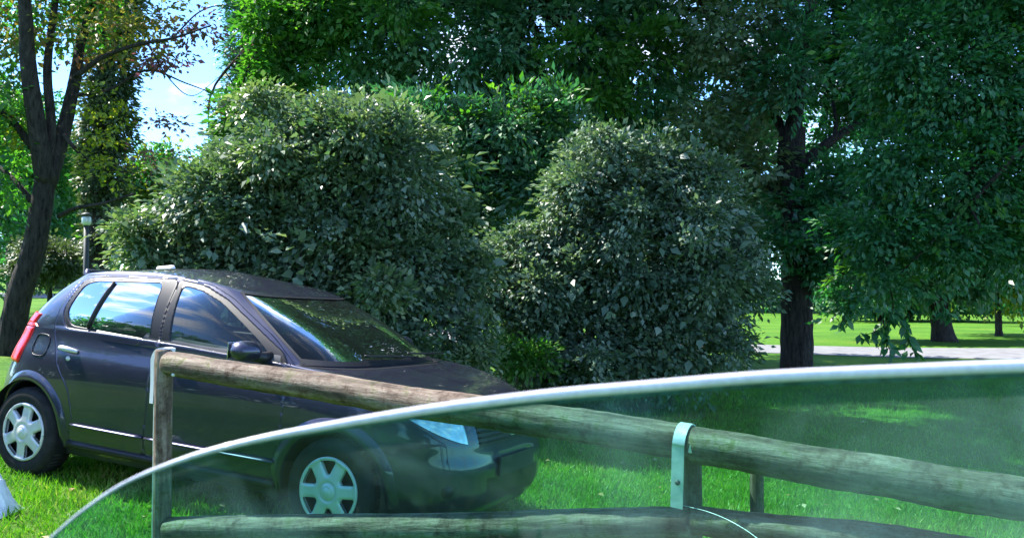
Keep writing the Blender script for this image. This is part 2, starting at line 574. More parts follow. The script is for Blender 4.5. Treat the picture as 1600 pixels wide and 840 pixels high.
GL['copper'] = leaf_mat('copper_leaf', [(.0, (.06, .09, .04)), (.35, (.14, .09, .06)), (.7, (.18, .07, .09)), (1, (.24, .10, .14))], .42, .6, .45, (1.7, 1.2, 1.5))

# ------------------------------------------------------------------ trees
def lobe(x, y, z, r, rz=None): return [x, y, z, r, r, rz or r]
def tree(name, label, px, Y, trunk_pts, trunk_r, ells, crowns, bark='bark_dark', nb=10, br=.06, seed=1, group=None, fork=None):
    """trunk_pts: world points; crowns: list of dict(mat, ells, n, per, cr, L ...)"""
    base = gbase(px, Y)
    t = empty(name, base, label, 'tree' if 'tree' in name else 'shrub', group)
    mb = MB()
    rng = np.random.default_rng(seed)
    pts = catmull([base - np.array([0, 0, .1])] + [np.array(p) for p in trunk_pts], 6)
    k = len(pts)
    rr = list(np.interp(np.linspace(0, 1, k), np.linspace(0, 1, len(trunk_r)), trunk_r))
    rr[0] *= 1.35; rr[1] *= 1.15
    mb.tube(pts, rr, 14, wob=.10, seed=seed)
    if nb: branchy(mb, pts[-2] if fork is None else fork, ells, nb, br, rng)
    mb.build('trunk', M[bark], t, smooth=True)
    for i, c in enumerate(crowns):
        make_crown('crown', c.get('ells', ells), c['n'], c['per'], c['cr'], c['L'], GL[c['mat']], t, seed * 10 + i,
                   c.get('gap', .25), c.get('gs', 1.2), c.get('shell', .45), c.get('asp', .5), c.get('flat', .55), spray=c.get('spray', 1.6))
    return t

# --- left tree with three limbs
def left_tree():
    Y = 15.0
    base = gbase(14, Y)
    t = empty('autumn_tree', base, 'dark trunked tree forking into three limbs, with browning leaves, behind the car tail', 'tree')
    mb = MB()
    P = lambda px, py, dy=0: at(px, py, Y + dy)
    tr = catmull([base - np.array([0, 0, .15]), P(28, 470), P(50, 400), P(62, 340), P(72, 275)], 8)
    mb.tube(tr, list(np.linspace(.215, .165, len(tr))), 16, wob=.08, seed=3)
    limbs = [([(72, 285), (58, 200), (44, 100), (38, 0), (20, -120), (-10, -260)], .17, .05),
             ([(74, 285), (80, 200), (74, 110), (84, 20), (100, -90), (110, -240)], .095, .03),
             ([(74, 290), (98, 210), (118, 120), (128, 60), (160, -30), (210, -160)], .14, .04),
             ([(92, 338), (120, 325), (160, 318), (212, 302)], .045, .015),
             ([(50, 230), (20, 190), (-15, 160), (-60, 120)], .07, .03),
             ([(60, 330), (30, 290), (0, 262), (-40, 240)], .06, .02),
             ([(118, 120), (160, 90), (215, 70), (270, 60), (330, 40)], .05, .012),
             ([(98, 210), (130, 245), (160, 262), (205, 270)], .035, .01),
             ([(112, 150), (170, 140), (230, 110), (290, 130), (330, 145)], .03, .007),
             ([(230, 68), (262, 120), (300, 150), (345, 118)], .014, .004),
             ([(270, 60), (310, 20), (350, 8), (372, 20)], .016, .005)]
    for i, (pp, a, b) in enumerate(limbs):
        pts = catmull([P(x, y, (i % 3 - 1) * .25 * k) for k, (x, y) in enumerate(pp)], 6)
        mb.tube(pts, list(np.linspace(a, b, len(pts))), 10, wob=.08, seed=i)
    mb.build('trunk', M['bark_dark'], t, smooth=True)
    # crowns by colour
    make_crown('crown', [pe(20, 40, Y, 80, 60), pe(165, 62, Y, 100, 34, 1.2), pe(205, 20, Y, 70, 40, 1.2), pe(110, -90, Y, 230, 80, 2.4), pe(140, -190, Y, 200, 100, 2.6)],
               400, 24, .16, .115, GL['autumn'], t, 31, .45, 2.2, .2, .6)
    make_crown('crown', [pe(5, 200, Y, 40, 130, 1.0), pe(-60, 160, Y, 60, 190), pe(60, 20, Y + .8, 120, 60)], 300, 24, .17, .11, GL['bright'], t, 32, .42, 1.8, .3, .6)
    make_crown('crown', [pe(168, 262, Y, 44, 26, .5), pe(155, 205, Y, 34, 26, .5), pe(150, 160, Y, 30, 22, .5), pe(190, 190, Y, 20, 26, .4), pe(20, 200, Y, 26, 40, .5)],
               46, 16, .09, .10, GL['yellow'], t, 33, .3, 2.5, .2, .6)
    # purplish sprays against the sky
    make_crown('crown', [pe(300, 40, Y, 50, 26, .6), pe(262, 195, Y, 40, 14, .4), pe(255, 90, Y, 40, 26, .5), pe(350, 75, Y, 26, 22, .3), pe(245, 250, Y, 30, 30, .3), pe(325, 165, Y, 20, 10, .3)],
               64, 12, .10, .10, GL['copper'], t, 34, .25, 2.5, .1, .6)
left_tree()

# --- ivy covered column behind it
Y = 21.5
ic = [pe(158, 350, Y, 20, 60, .35), pe(164, 270, Y, 34, 60, .5), pe(166, 190, Y, 38, 70, .55), pe(168, 100, Y, 38, 80, .6), pe(172, 0, Y, 44, 80, .7), pe(176, -100, Y, 50, 90, .8)]
tree('ivy_clad_tree', 'tall tree with trunk wrapped in grey green ivy, behind the globe lamp', 150, Y,
     [at(152, 400, Y), at(162, 250, Y), at(168, 60, Y), at(176, -160, Y)], [.26, .24, .2, .12], ic,
     [dict(mat='ivy', n=1500, per=28, cr=.13, L=.12, gap=-.5, shell=.6)], seed=5, nb=4, br=.04)

# --- blue green column at the sky gap's right side
Y = 24.
cc_ = [pe(378, 130, Y, 24, 60, .5), pe(382, 60, Y, 28, 60, .6), pe(390, -20, Y, 40, 70, .8), pe(396, -110, Y, 50, 80, .9)]
tree('conifer_tree', 'narrow blue green tree edging the sky gap right of the autumn tree', 392, Y,
     [at(388, 200, Y), at(386, 50, Y), at(392, -120, Y)], [.25, .2, .08], cc_,
     [dict(mat='teal', n=700, per=24, cr=.16, L=.14, gap=-.1, shell=.4, asp=.35)], seed=6, nb=6)

# --- bright young tree above the left shrub
Y = 17.5
bt = [pe(425, 30, Y, 46, 60, .9), pe(440, 110, Y, 56, 60, .9), pe(395, 180, Y, 50, 50, .8), pe(500, 20, Y, 60, 60, 1.), pe(360, 230, Y, 40, 40, .6)]
tree('bright_tree', 'bright fresh green tree rising above the left shrub beside the sky gap', 450, Y,
     [at(450, 250, Y), at(445, 100, Y), at(440, 10, Y)], [.14, .1, .05], bt,
     [dict(mat='bright', n=640, per=24, cr=.16, L=.15, gap=.05, shell=.35)], seed=7, nb=8, br=.04)

# --- large dark tree over the middle
Y = 19.
big = [pe(560, 40, Y, 130, 110, 1.6), pe(700, 60, Y, 150, 110, 1.6), pe(860, 50, Y, 150, 120, 1.6), pe(1000, 90, Y, 110, 110, 1.4), pe(560, -120, Y, 200, 120, 2), pe(780, -150, Y, 220, 140, 2.2), pe(980, -120, Y, 160, 120, 2),
       pe(880, 200, Y + .6, 120, 90, 1.2), pe(1180, 60, Y + 2, 120, 130, 1.2), pe(1120, 260, Y + 2.5, 110, 110, 1.2), pe(740, 260, Y + 1.2, 120, 120, 1.), pe(920, 300, Y + 1.2, 110, 120, 1.)]
tree('broad_tree', 'broad dark green tree filling the middle above both shrubs', 820, Y + 1.5,
     [at(815, 300, Y + 1.4), at(800, 120, Y + 1), at(790, -60, Y + .5)], [.32, .27, .15], big,
     [dict(mat='teal', n=3000, per=26, cr=.22, L=.17, gap=-.15, shell=.45),
      dict(mat='deep', n=900, per=24, cr=.2, L=.17, gap=.25, shell=.6, gs=.8),
      dict(mat='bright', ells=[pe(1000, 70, Y - 1.6, 70, 40, .6), pe(900, 70, Y - 1.7, 90, 26, .6), pe(600, 20, Y - 1.6, 90, 30, .6), pe(930, 150, Y - 1.4, 60, 26, .5)], n=150, per=22, cr=.16, L=.16, gap=.2)],
     seed=8, nb=16, br=.09)
make_crown('crown', [lobe(0, 20, 12, 4), lobe(4, 19, 14, 4), lobe(2, 21, 18, 4), lobe(-2, 21, 16, 3.5), lobe(6, 19, 18, 3.5), lobe(-5, 14.8, 12.5, 1.3), lobe(-2.3, 14.5, 11.5, 1.2), lobe(1, 15.5, 12.5, 2.8), lobe(3.5, 15, 12, 2.5), lobe(-1, 17, 14, 3)], 1150, 22, .5, .42, GL['teal'],
           [o for o in bpy.data.objects if o.name == 'broad_tree'][0], 88, .1)  # unseen upper lobes, added to shade lawn and canopy and darken the windscreen

# --- yellow green young tree between the shrubs
Y = 15.5
yt = [pe(700, 230, Y, 90, 80, .9), pe(790, 200, Y, 100, 70, .9), pe(730, 330, Y, 70, 80, .8), pe(830, 290, Y, 70, 80, .8), pe(640, 180, Y, 60, 60, .7), pe(880, 190, Y, 70, 60, .8)]
tree('young_tree', 'young mid green tree standing between the two big shrubs', 745, Y,
     [at(742, 420, Y), at(735, 300, Y), at(740, 180, Y)], [.09, .07, .03], yt,
     [dict(mat='bright', n=330, per=22, cr=.15, L=.15, gap=.28, shell=.1, asp=.4, spray=2.5),
      dict(mat='teal', n=800, per=22, cr=.17, L=.15, gap=.15, shell=.1, asp=.4, spray=2.5)], seed=9, nb=8, br=.03)

# --- right tree with the visible trunk
def right_tree():
    Y = 17.0
    base = gbase(1243, Y)
    t = empty('dark_trunk_tree', base, 'tree with straight dark bare trunk standing beside the footpath, right of the shrubs', 'tree')
    P = lambda px, py, dy=0: at(px, py, Y + dy)
    mb = MB()
    tr = catmull([base - np.array([0, 0, .15]), P(1245, 520), P(1243, 400), P(1236, 300), P(1238, 200)], 7)
    mb.tube(tr, [.36, .33] + list(np.linspace(.31, .25, len(tr) - 2)), 18, wob=.07, seed=4)
    limbs = [([(1238, 220), (1246, 140), (1256, 70), (1268, 0), (1284, -90), (1290, -220)], .17, .06),
             ([(1240, 270), (1275, 238), (1310, 212), (1345, 190), (1400, 150), (1470, 80)], .12, .03),
             ([(1236, 230), (1200, 160), (1160, 110), (1120, 60), (1080, -30)], .10, .03),
             ([(1236, 330), (1180, 270), (1120, 240), (1060, 225)], .06, .02),
             ([(1243, 380), (1300, 330), (1360, 310)], .05, .02),
             ([(1304, 214), (1306, 190), (1302, 150), (1310, 90)], .05, .015)]
    for i, (pp, a, b) in enumerate(limbs):
        pts = catmull([P(x, y, (i % 3 - 1) * .2 * k) for k, (x, y) in enumerate(pp)], 6)
        mb.tube(pts, list(np.linspace(a, b, len(pts))), 10, wob=.08, seed=i)
    mb.build('trunk', M['bark_dark'], t, smooth=True)
    e1 = [pe(1130, 60, Y, 80, 60, 1.), pe(1100, 200, Y, 70, 60, .9), pe(1180, 130, Y, 60, 60, .9), pe(1215, 30, Y, 30, 50, .8), pe(1180, 250, Y, 60, 50, .9), pe(1200, 330, Y, 55, 50, .8), pe(1130, -60, Y, 120, 70, 1.4), pe(1240, -130, Y, 180, 90, 2.)]
    make_crown('crown', e1, 800, 22, .15, .14, GL['shrub_lit'], t, 41, .22, 2.6, .25, .6)
    make_crown('crown', [pe(1240, 100, Y - .8, 70, 100, .5), pe(1290, 150, Y + 1.5, 60, 120, .6), pe(1250, 330, Y - .7, 60, 70, .4), pe(1190, 380, Y - .8, 60, 50, .4), pe(1290, 410, Y - .6, 40, 36, .4)],
               360, 20, .14, .13, GL['deep'], t, 44, .22, 3.0, .2, .5, spray=1.5)
    e2 = [pe(1350, 50, Y + .5, 70, 90, 1.), pe(1370, 160, Y + .5, 55, 60, 1.), pe(1300, 290, Y, 60, 50, .9), pe(1290, 370, Y, 60, 60, .8), pe(1345, 400, Y, 70, 60, .9), pe(1400, -60, Y, 120, 90, 1.4)]
    make_crown('crown', [lobe(8, 17, 11, 3.2), lobe(11, 16.5, 13, 3.4), lobe(9, 17, 16, 3.5), lobe(12, 18, 18, 3.5), lobe(6.5, 18, 21, 3.5), lobe(10, 17, 22, 3)], 650, 22, .5, .42, GL['deep'], t, 43, .1)  # unseen upper crown, added so the windscreen mirrors dark foliage
    make_crown('crown', e2, 1000, 24, .16, .14, GL['deep'], t, 42, .05, 1.6, .3, .6)
right_tree()

# --- curtain of foliage at the right
Y = 12.5
cu = [pe(1400, 60, Y, 80, 90, .9), pe(1480, 120, Y, 110, 100, 1.1), pe(1580, 80, Y, 110, 120, 1.1), pe(1400, 240, Y, 60, 70, .8), pe(1480, 270, Y, 110, 90, 1.), pe(1590, 260, Y, 100, 120, 1.), pe(1370, 350, Y, 75, 55, .7), pe(1470, 370, Y, 90, 55, .8),
      pe(1590, 370, Y, 90, 50, .9), pe(1700, 200, Y, 120, 200, 1.2), pe(1500, -60, Y, 160, 90, 1.4), pe(1690, -40, Y, 160, 120, 1.4), pe(1360, 430, Y, 50, 35, .5), pe(1320, 470, Y, 22, 22, .3)]
t = tree('spreading_tree', 'dense green tree whose drooping boughs fill the right edge above the path', 1800, Y,
     [at(1800, 350, Y), at(1780, 150, Y), at(1740, 0, Y)], [.28, .24, .16], cu,
     [dict(mat='deep', n=3000, per=28, cr=.16, L=.10, gap=-.05, shell=.35, flat=.4),
      dict(mat='bright', n=260, per=20, cr=.12, L=.115, gap=.35, shell=.85, flat=.4, gs=1.8)], seed=12, nb=16, br=.06)
# low sprig with big single leaves hanging over the path
mb = MB()
spr = [catmull([at(1330, 440, Y), at(1325, 480, Y), at(1312, 510, Y)], 6), catmull([at(1390, 440, Y), at(1395, 490, Y), at(1372, 515, Y), at(1345, 525, Y)], 6),
       catmull([at(1395, 480, Y), at(1412, 505, Y), at(1420, 530, Y), at(1432, 556, Y)], 6), catmull([at(1420, 440, Y), at(1465, 470, Y), at(1480, 500, Y)], 6), catmull([at(1380, 500, Y), at(1385, 530, Y), at(1392, 552, Y)], 6)]
LC, LD = [], []
rng = np.random.default_rng(77)
for s in spr:
    mb.tube(s, list(np.linspace(.012, .004, len(s))), 5)
    for j in range(len(s) - 1):
        for q in range(2):
            p = s[j] * (1 - q / 2) + s[j + 1] * q / 2
            LC.append(p + rng.normal(size=3) * .03); LD.append(np.array([rng.normal() * .8, rng.normal() * .6, -.9]))
mb.build('twig', M['bark_dark'], t)
LC = np.array(LC); LD = np.array(LD)
leaves('crown', LC, LD, unit(rng.normal(size=LC.shape) * .6 + np.array([0, -.6, .5])), .14 + .07 * rng.random(len(LC)), .085, rng.random(len(LC)), GL['deep'], t)

# --- trees beyond the path
def far_tree(label, px, Y, ry0, rx, cy, ry, mats, seed, lean=0, r=.3, group='trees beyond the footpath', n=500, L=.26, gap=.1, cr=.34, name='park_tree'):
    el = []
    rng = np.random.default_rng(seed)
    for i in range(7):
        el.append(pe(px + lean + rng.uniform(-.6, .6) * rx, cy + rng.uniform(-.6, .6) * ry, Y + rng.uniform(-.5, .5), rx * .55, ry * .55, 1.6))
    tree(name, label, px, Y, [at(px + lean * .4, ry0, Y), at(px + lean * .8, cy + ry * .3, Y), at(px + lean, cy, Y)], [r, r * .8, r * .4], el,
         [dict(mat=m, n=n // len(mats), per=24, cr=cr, L=L, gap=gap, gs=.6) for m in mats], seed=seed, nb=8, br=r * .3, group=group)
far_tree('leaning dark tree behind the hanging leaves beyond the path', 1475, 27, 455, 170, 385, 70, ['deep', 'teal'], 51, lean=-35, r=.30, n=1000)
far_tree('yellow green small tree at the right edge beyond the path', 1560, 30, 490, 70, 430, 36, ['bright', 'yellow'], 52, r=.12, n=420, L=.2, gap=.1)
far_tree('dark tree at the far right corner beyond the bright lawn', 1680, 38, 480, 120, 400, 70, ['deep'], 53, n=500)
far_tree('low dark shrubbery closing the bright lawn beyond the footpath', 1420, 43, 480, 170, 462, 26, ['deep'], 63, n=700, r=.1, L=.22, cr=.26, name='low_shrub')
far_tree('pale green tree behind the straight dark trunk', 1380, 44, 470, 90, 420, 46, ['bright', 'deep'], 54, n=520, r=.25)
far_tree('tall light green tree at the left edge behind the forked trunk', 20, 40, 430, 90, 260, 170, ['bright', 'deep'], 55, n=1100, group='trees on the left lawn', L=.26, gap=.15)
far_tree('green tree behind the ivy clad trunk, left of the globe lamp', 95, 46, 430, 70, 330, 90, ['bright', 'teal'], 56, n=800, group='trees on the left lawn', L=.28)
far_tree('yellowing tree right of the ivy clad trunk, above the car roof', 245, 27, 440, 62, 330, 100, ['yellow', 'bright', 'deep'], 57, n=800, group='trees on the left lawn', r=.12, L=.17, cr=.22)
far_tree('low grey green shrub under the branch left of the lamp', 78, 28, 440, 40, 400, 32, ['ivy'], 58, n=500, group='trees on the left lawn', r=.08, L=.16, cr=.22, name='low_shrub')
far_tree('tall dark tree behind the leaning autumn tree at the left edge', -60, 24, 430, 70, 250, 200, ['deep'], 59, n=700, group='trees on the left lawn', L=.2)

# trees behind the viewer: they are what the car's dark flank and windows mirror
for i, (x, y, h) in enumerate([(-19, -9, 8), (-23, -4, 9), (-21, 1, 8), (-24, 6, 9), (-22, 11, 8), (-12, -14, 8), (-3, -16, 9)]):
    b = np.array([x, y, gz(x, y)])
    t = empty('roadside_tree', b, 'leafy tree beyond the viewer, mirrored in the car side windows', 'tree', 'trees mirrored in the car')
    mb = MB(); el = [lobe(x, y, 2.6, 3.2, 2.2), lobe(x + 1.5, y, 4.6, 2.6, 2.2), lobe(x - 1.2, y, h * .75, 2.4, 2.2)]
    mb.tube([b, b + (0, 0, 2.5), b + (.2, 0, h * .7)], [.3, .24, .1], 10); branchy(mb, b + (0, 0, 2.5), el, 6, .08, np.random.default_rng(i)); mb.build('trunk', M['bark_dark'], t, True)
    make_crown('crown', el, 420, 20, .5, .42, GL['deep'], t, 200 + i, -.2)

# far wood closing the view: stuff
def wood():
    rng = np.random.default_rng(5)
    el = []
    for px in range(-1300, 2600, 46):
        Yw = 62 + rng.uniform(-4, 6)
        if 190 < px < 370: top = 300
        elif px <= 190: top = 230 + rng.uniform(-40, 30)
        else: top = 150 + rng.uniform(-60, 60)
        b = 470
        el.append(pe(px, (top + b) / 2, Yw, 44, (b - top) / 2, 3.))
    for px in range(-1300, 2600, 40): el.append(pe(px, 462, 60 + rng.uniform(-2, 2), 44, 34, 2.5))
    make_crown('far_wood', el, 9500, 14, .55, .5, GL['deep'], None, 61, -.1, .3, .4)
wood()
tag(bpy.data.objects['far_wood'], 'dense belt of woodland closing the far side of the lawn', 'woodland', None, 'stuff')

# ------------------------------------------------------------------ the two big shrubs
def shrub(name, label, px, Y, lobes, mats, nst, seed, group='large shrubs behind the car'):
    base = gbase(px, Y)
    t = empty(name, base, label, 'shrub', group)
    mb = MB()
    rng = np.random.default_rng(seed)
    E = np.array(lobes)
    extra = []
    for e in E:                                        # boughs that stick out of the main mass
        for q in range(5):
            d = unit(rng.normal(size=3)); d[1] = -abs(d[1])
            if d[2] < -.5: continue
            f = rng.uniform(.18, .45)
            extra.append([*(e[:3] + d * e[3:6] * rng.uniform(.75, 1.2)), e[3] * f, e[4] * f, e[5] * f * .7])
    for i in range(nst):
        e = E[rng.integers(len(E))]
        tip = e[:3] + unit(rng.normal(size=3)) * e[3:6] * .8
        b = base + np.array([rng.normal() * .25, rng.normal() * .2, -.05])
        mid = (b + tip) / 2 + np.array([0, 0, .35]) + rng.normal(size=3) * .15
        pts = catmull([b, mid, tip], 5)
        mb.tube(pts, list(np.linspace(.034, .010, len(pts))), 5)
    mb.build('stem', M['stem'], t)
    for i, c in enumerate(mats):
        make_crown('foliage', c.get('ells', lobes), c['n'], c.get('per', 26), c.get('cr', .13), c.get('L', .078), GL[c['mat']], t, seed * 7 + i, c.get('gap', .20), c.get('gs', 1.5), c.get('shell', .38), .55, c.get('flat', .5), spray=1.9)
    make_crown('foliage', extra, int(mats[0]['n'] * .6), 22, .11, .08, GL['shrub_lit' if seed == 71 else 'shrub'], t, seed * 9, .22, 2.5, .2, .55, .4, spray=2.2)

Y = 10.6
s1 = [pe(570, 215, Y, 100, 70, 1.), pe(460, 245, Y, 105, 80, 1.), pe(620, 280, Y, 100, 100, 1.), pe(370, 320, Y, 105, 85, 1.), pe(500, 360, Y, 150, 110, 1.2), pe(265, 380, Y, 60, 50, .8), pe(640, 410, Y, 90, 100, 1.),
      pe(420, 440, Y, 200, 90, 1.1), pe(660, 510, Y - .3, 90, 60, .8), pe(560, 500, Y, 120, 80, .9), pe(300, 450, Y, 100, 60, .8), pe(690, 440, Y, 70, 70, .8), pe(640, 540, Y - .4, 80, 40, .6)]
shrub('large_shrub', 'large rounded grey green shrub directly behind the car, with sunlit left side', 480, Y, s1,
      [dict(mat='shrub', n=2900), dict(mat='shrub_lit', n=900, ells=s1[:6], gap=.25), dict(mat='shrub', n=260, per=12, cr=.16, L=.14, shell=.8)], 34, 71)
Y = 12.4
s2 = [pe(990, 260, Y, 95, 55, .9), pe(930, 315, Y, 80, 70, 1.), pe(1065, 310, Y, 80, 75, 1.), pe(1010, 400, Y, 150, 100, 1.2), pe(870, 420, Y, 80, 70, .9), pe(1095, 420, Y, 75, 85, 1.), pe(845, 470, Y, 70, 60, .8), pe(1045, 520, Y, 115, 80, 1.), pe(940, 530, Y, 110, 70, 1.), pe(760, 440, Y, 50, 50, .7), pe(800, 400, Y, 60, 50, .7), pe(900, 580, Y, 90, 40, .6)]
shrub('large_shrub', 'large upright grey green shrub with bare stems showing, right of the car bonnet', 980, Y, s2,
      [dict(mat='shrub', n=3400, gap=.16), dict(mat='shrub_lit', n=420, gap=.25), dict(mat='shrub', n=300, per=12, cr=.16, L=.15, shell=.8)], 46, 72)
# small plants at the foot, one standing in for sunlit grass
def low_plant(label, px, Y, lobes, mat, n, seed, L=.08, cr=.09, gap=0.):
    t = empty('low_plant', gbase(px, Y), label, 'plant', 'plants at the foot of the shrubs')
    mb = MB(); rng = np.random.default_rng(seed); b = gbase(px, Y)
    for i in range(10):
        e = np.array(lobes[rng.integers(len(lobes))]); tip = e[:3] + rng.normal(size=3) * e[3:6] * .4
        mb.tube([b, (b + tip) / 2 + rng.normal(size=3) * .05, tip], [.012, .009, .004], 5)
    mb.build('stem', M['stem'], t)
    make_crown('foliage', lobes, n, 18, cr, L, GL[mat], t, seed, gap, 2.5, .2, .5)
low_plant('brownish green low plant between car bonnet and hanging shrub branches', 640, 10.2, [pe(650, 560, 9.8, 50, 30, .3), pe(610, 530, 9.8, 40, 30, .3)], 'shrub_lit', 110, 81)
low_plant('bright yellow green foliage standing in for sunlit grass between the two shrubs', 800, 11.4, [pe(770, 545, 11.2, 38, 24, .3), pe(825, 560, 11.2, 40, 26, .3)], 'bright', 130, 82)  # bright leaf colour replaces sunlight on the grass in this gap

# ------------------------------------------------------------------ grass blades (stuff)
def gmat():
    return leaf_mat('grass_blade', [(.0, (.055, .19, .012)), (.5, (.11, .30, .018)), (.85, (.19, .36, .03)), (1, (.34, .38, .11))], .5, .4, .35, (1.2, 1.5, .5))
M['grass'] = gmat()
GL['dead'] = leaf_mat('fallen_leaf', [(0, (.16, .09, .03)), (.5, (.30, .22, .08)), (1, (.42, .36, .20))], .7, .3, .1)
def grass():
    rng = np.random.default_rng(3)
    out = []
    for (n, x0, x1, y0, y1, h) in ((105000, -5.5, 1.0, 2.6, 8.5, .055), (65000, 1.0, 6.5, 2.6, 9.5, .06), (60000, -6, 10, 8.5, 16, .085)):
        x = rng.uniform(x0, x1, n); y = rng.uniform(y0, y1, n)
        z = ground_z(x, y)
        C = np.stack([x, y, z - .004], -1)
        patch = np.array([noise.noise(Vector((a * 1.1, b * 1.1, 0))) for a, b in zip(x[::30], y[::30])])
        patch = np.repeat(patch, 30)[:n]
        D = np.stack([rng.normal(0, .5, n), rng.normal(0, .5, n), np.ones(n)], -1)
        L = h * (.5 + rng.random(n)) * (1 + .3 * noise_arr(x, y, 1.7))
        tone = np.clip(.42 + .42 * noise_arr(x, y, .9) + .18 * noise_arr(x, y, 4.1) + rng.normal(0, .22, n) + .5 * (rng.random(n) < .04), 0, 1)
        out.append((C, D, L, tone))
    C = np.concatenate([o[0] for o in out]); D = np.concatenate([o[1] for o in out]); L = np.concatenate([o[2] for o in out]); T = np.concatenate([o[3] for o in out])
    Nn = unit(rng.normal(size=C.shape) * np.array([1, 1, .2]))
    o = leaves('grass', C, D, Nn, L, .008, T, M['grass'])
    tag(o, 'short bright green lawn grass around the car and the fence', 'grass', None, 'stuff')
def noise_arr(x, y, s):
    return (np.sin(x * s * 2.1 + 1.3 * np.sin(y * s * 1.7)) + np.sin(y * s * 2.7 + 1.1 * np.sin(x * s * 1.3 + 2)) + np.sin((x + y) * s * 4.3)) / 3
grass()
def fallen():
    rng = np.random.default_rng(21); n = 260
    x = rng.uniform(-5, 7, n); y = rng.uniform(4, 13, n)
    C = np.stack([x, y, ground_z(x, y) + .035 + .02 * rng.random(n)], -1)
    D = unit(np.stack([rng.normal(size=n), rng.normal(size=n), rng.normal(size=n) * .25], -1))
    o = leaves('fallen_leaves', C, D, np.tile([0, 0, 1.], (n, 1)) + rng.normal(size=(n, 3)) * .3, .06, .04, rng.random(n), GL['dead'])
    tag(o, 'scattered small dry fallen leaves lying in the lawn grass', 'leaves', None, 'stuff')
fallen()

# ------------------------------------------------------------------ globe lamp far left
def lamp():
    Y = 20.
    b = gbase(134, Y)
    t = empty('street_lamp', b, 'slim dark lamp post with pale cylindrical head, in front of the ivy clad trunk', 'lamp')
    top = at(134, 352, Y)[2] - b[2]
    m = MB(); m.lathe([(.0, 0), (.11, 0), (.11, .35), (.075, .42), (.06, .6), (.055, top), (0, top)], 16, 'z'); m.build('pole', M['lamp_metal'], t, True, False)
    m = MB(); m.lathe([(0, top + .003), (.075, top + .003), (.10, top + .06), (.10, top + .17), (.085, top + .20), (0, top + .21)], 20, 'z'); m.build('lamp_shade', M['galv'], t, True, False)
    m = MB(); m.lathe([(0, top + .22), (.12, top + .212), (.11, top + .25), (.03, top + .29), (0, top + .29)], 20, 'z'); m.build('cap', M['lamp_metal'], t, True, False)
lamp()

# ------------------------------------------------------------------ THE CAR
def smooth_table(xs_, ys_, sig=.03):
    lo, hi = xs_[0], xs_[-1]
    t = np.linspace(lo - 4 * sig, hi + 4 * sig, 1200)
    y = np.interp(t, xs_, ys_)
    h = t[1] - t[0]; k = int(4 * sig / h)
    ker = np.exp(-.5 * (np.arange(-k, k + 1) * h / sig) ** 2); ker /= ker.sum()
    yp = np.pad(y, k, mode='edge')
    ysm = np.convolve(yp, ker, 'valid')
    return lambda q: np.interp(q, t, ysm)

NS = 5.0
_th = np.linspace(0, math.pi, 20001)
_ux = np.sign(np.cos(_th)) * np.abs(np.cos(_th)) ** (2 / NS)
_uy = np.abs(np.sin(_th)) ** (2 / NS)
_al = np.concatenate([[0], np.cumsum(np.hypot(np.diff(_ux) * 1.98, np.diff(_uy) * .85))]); _al /= _al[-1]

half_w = smooth_table([.15, .22, .29, .36, .44, .56, .70, .80, .87, .93, 1.0, 1.08], [.74, .775, .815, .838, .848, .853, .856, .853, .843, .822, .806, .80], .02)
nose_x = smooth_table([.15, .24, .34, .50, .58, .66, .76, .82, .90], [3.28, 3.37, 3.41, 3.41, 3.385, 3.37, 3.33, 3.28, 3.2], .025)
tail_x = smooth_table([.2, .28, .40, .60, .70, .85, 1.0, 1.1], [-.48, -.55, -.60, -.60, -.56, -.50, -.44, -.42], .03)
top_z = smooth_table([-.6, -.3, 0, .6, 1.2, 2.0, 2.4, 2.75, 3.0, 3.2, 3.35, 3.45], [1.02, 1.04, 1.045, 1.045, 1.02, .975, .955, .92, .88, .83, .785, .77], .08)
base_gz = smooth_table([-.5, .2, 1.2, 2.0, 2.3, 2.6], [1.06, 1.07, 1.04, 1.0, 1.005, 1.0], .08)
roof_z = smooth_table([-.05, .15, .5, .9, 1.3, 1.55, 1.75], [1.42, 1.45, 1.485, 1.495, 1.47, 1.43, 1.405], .06)

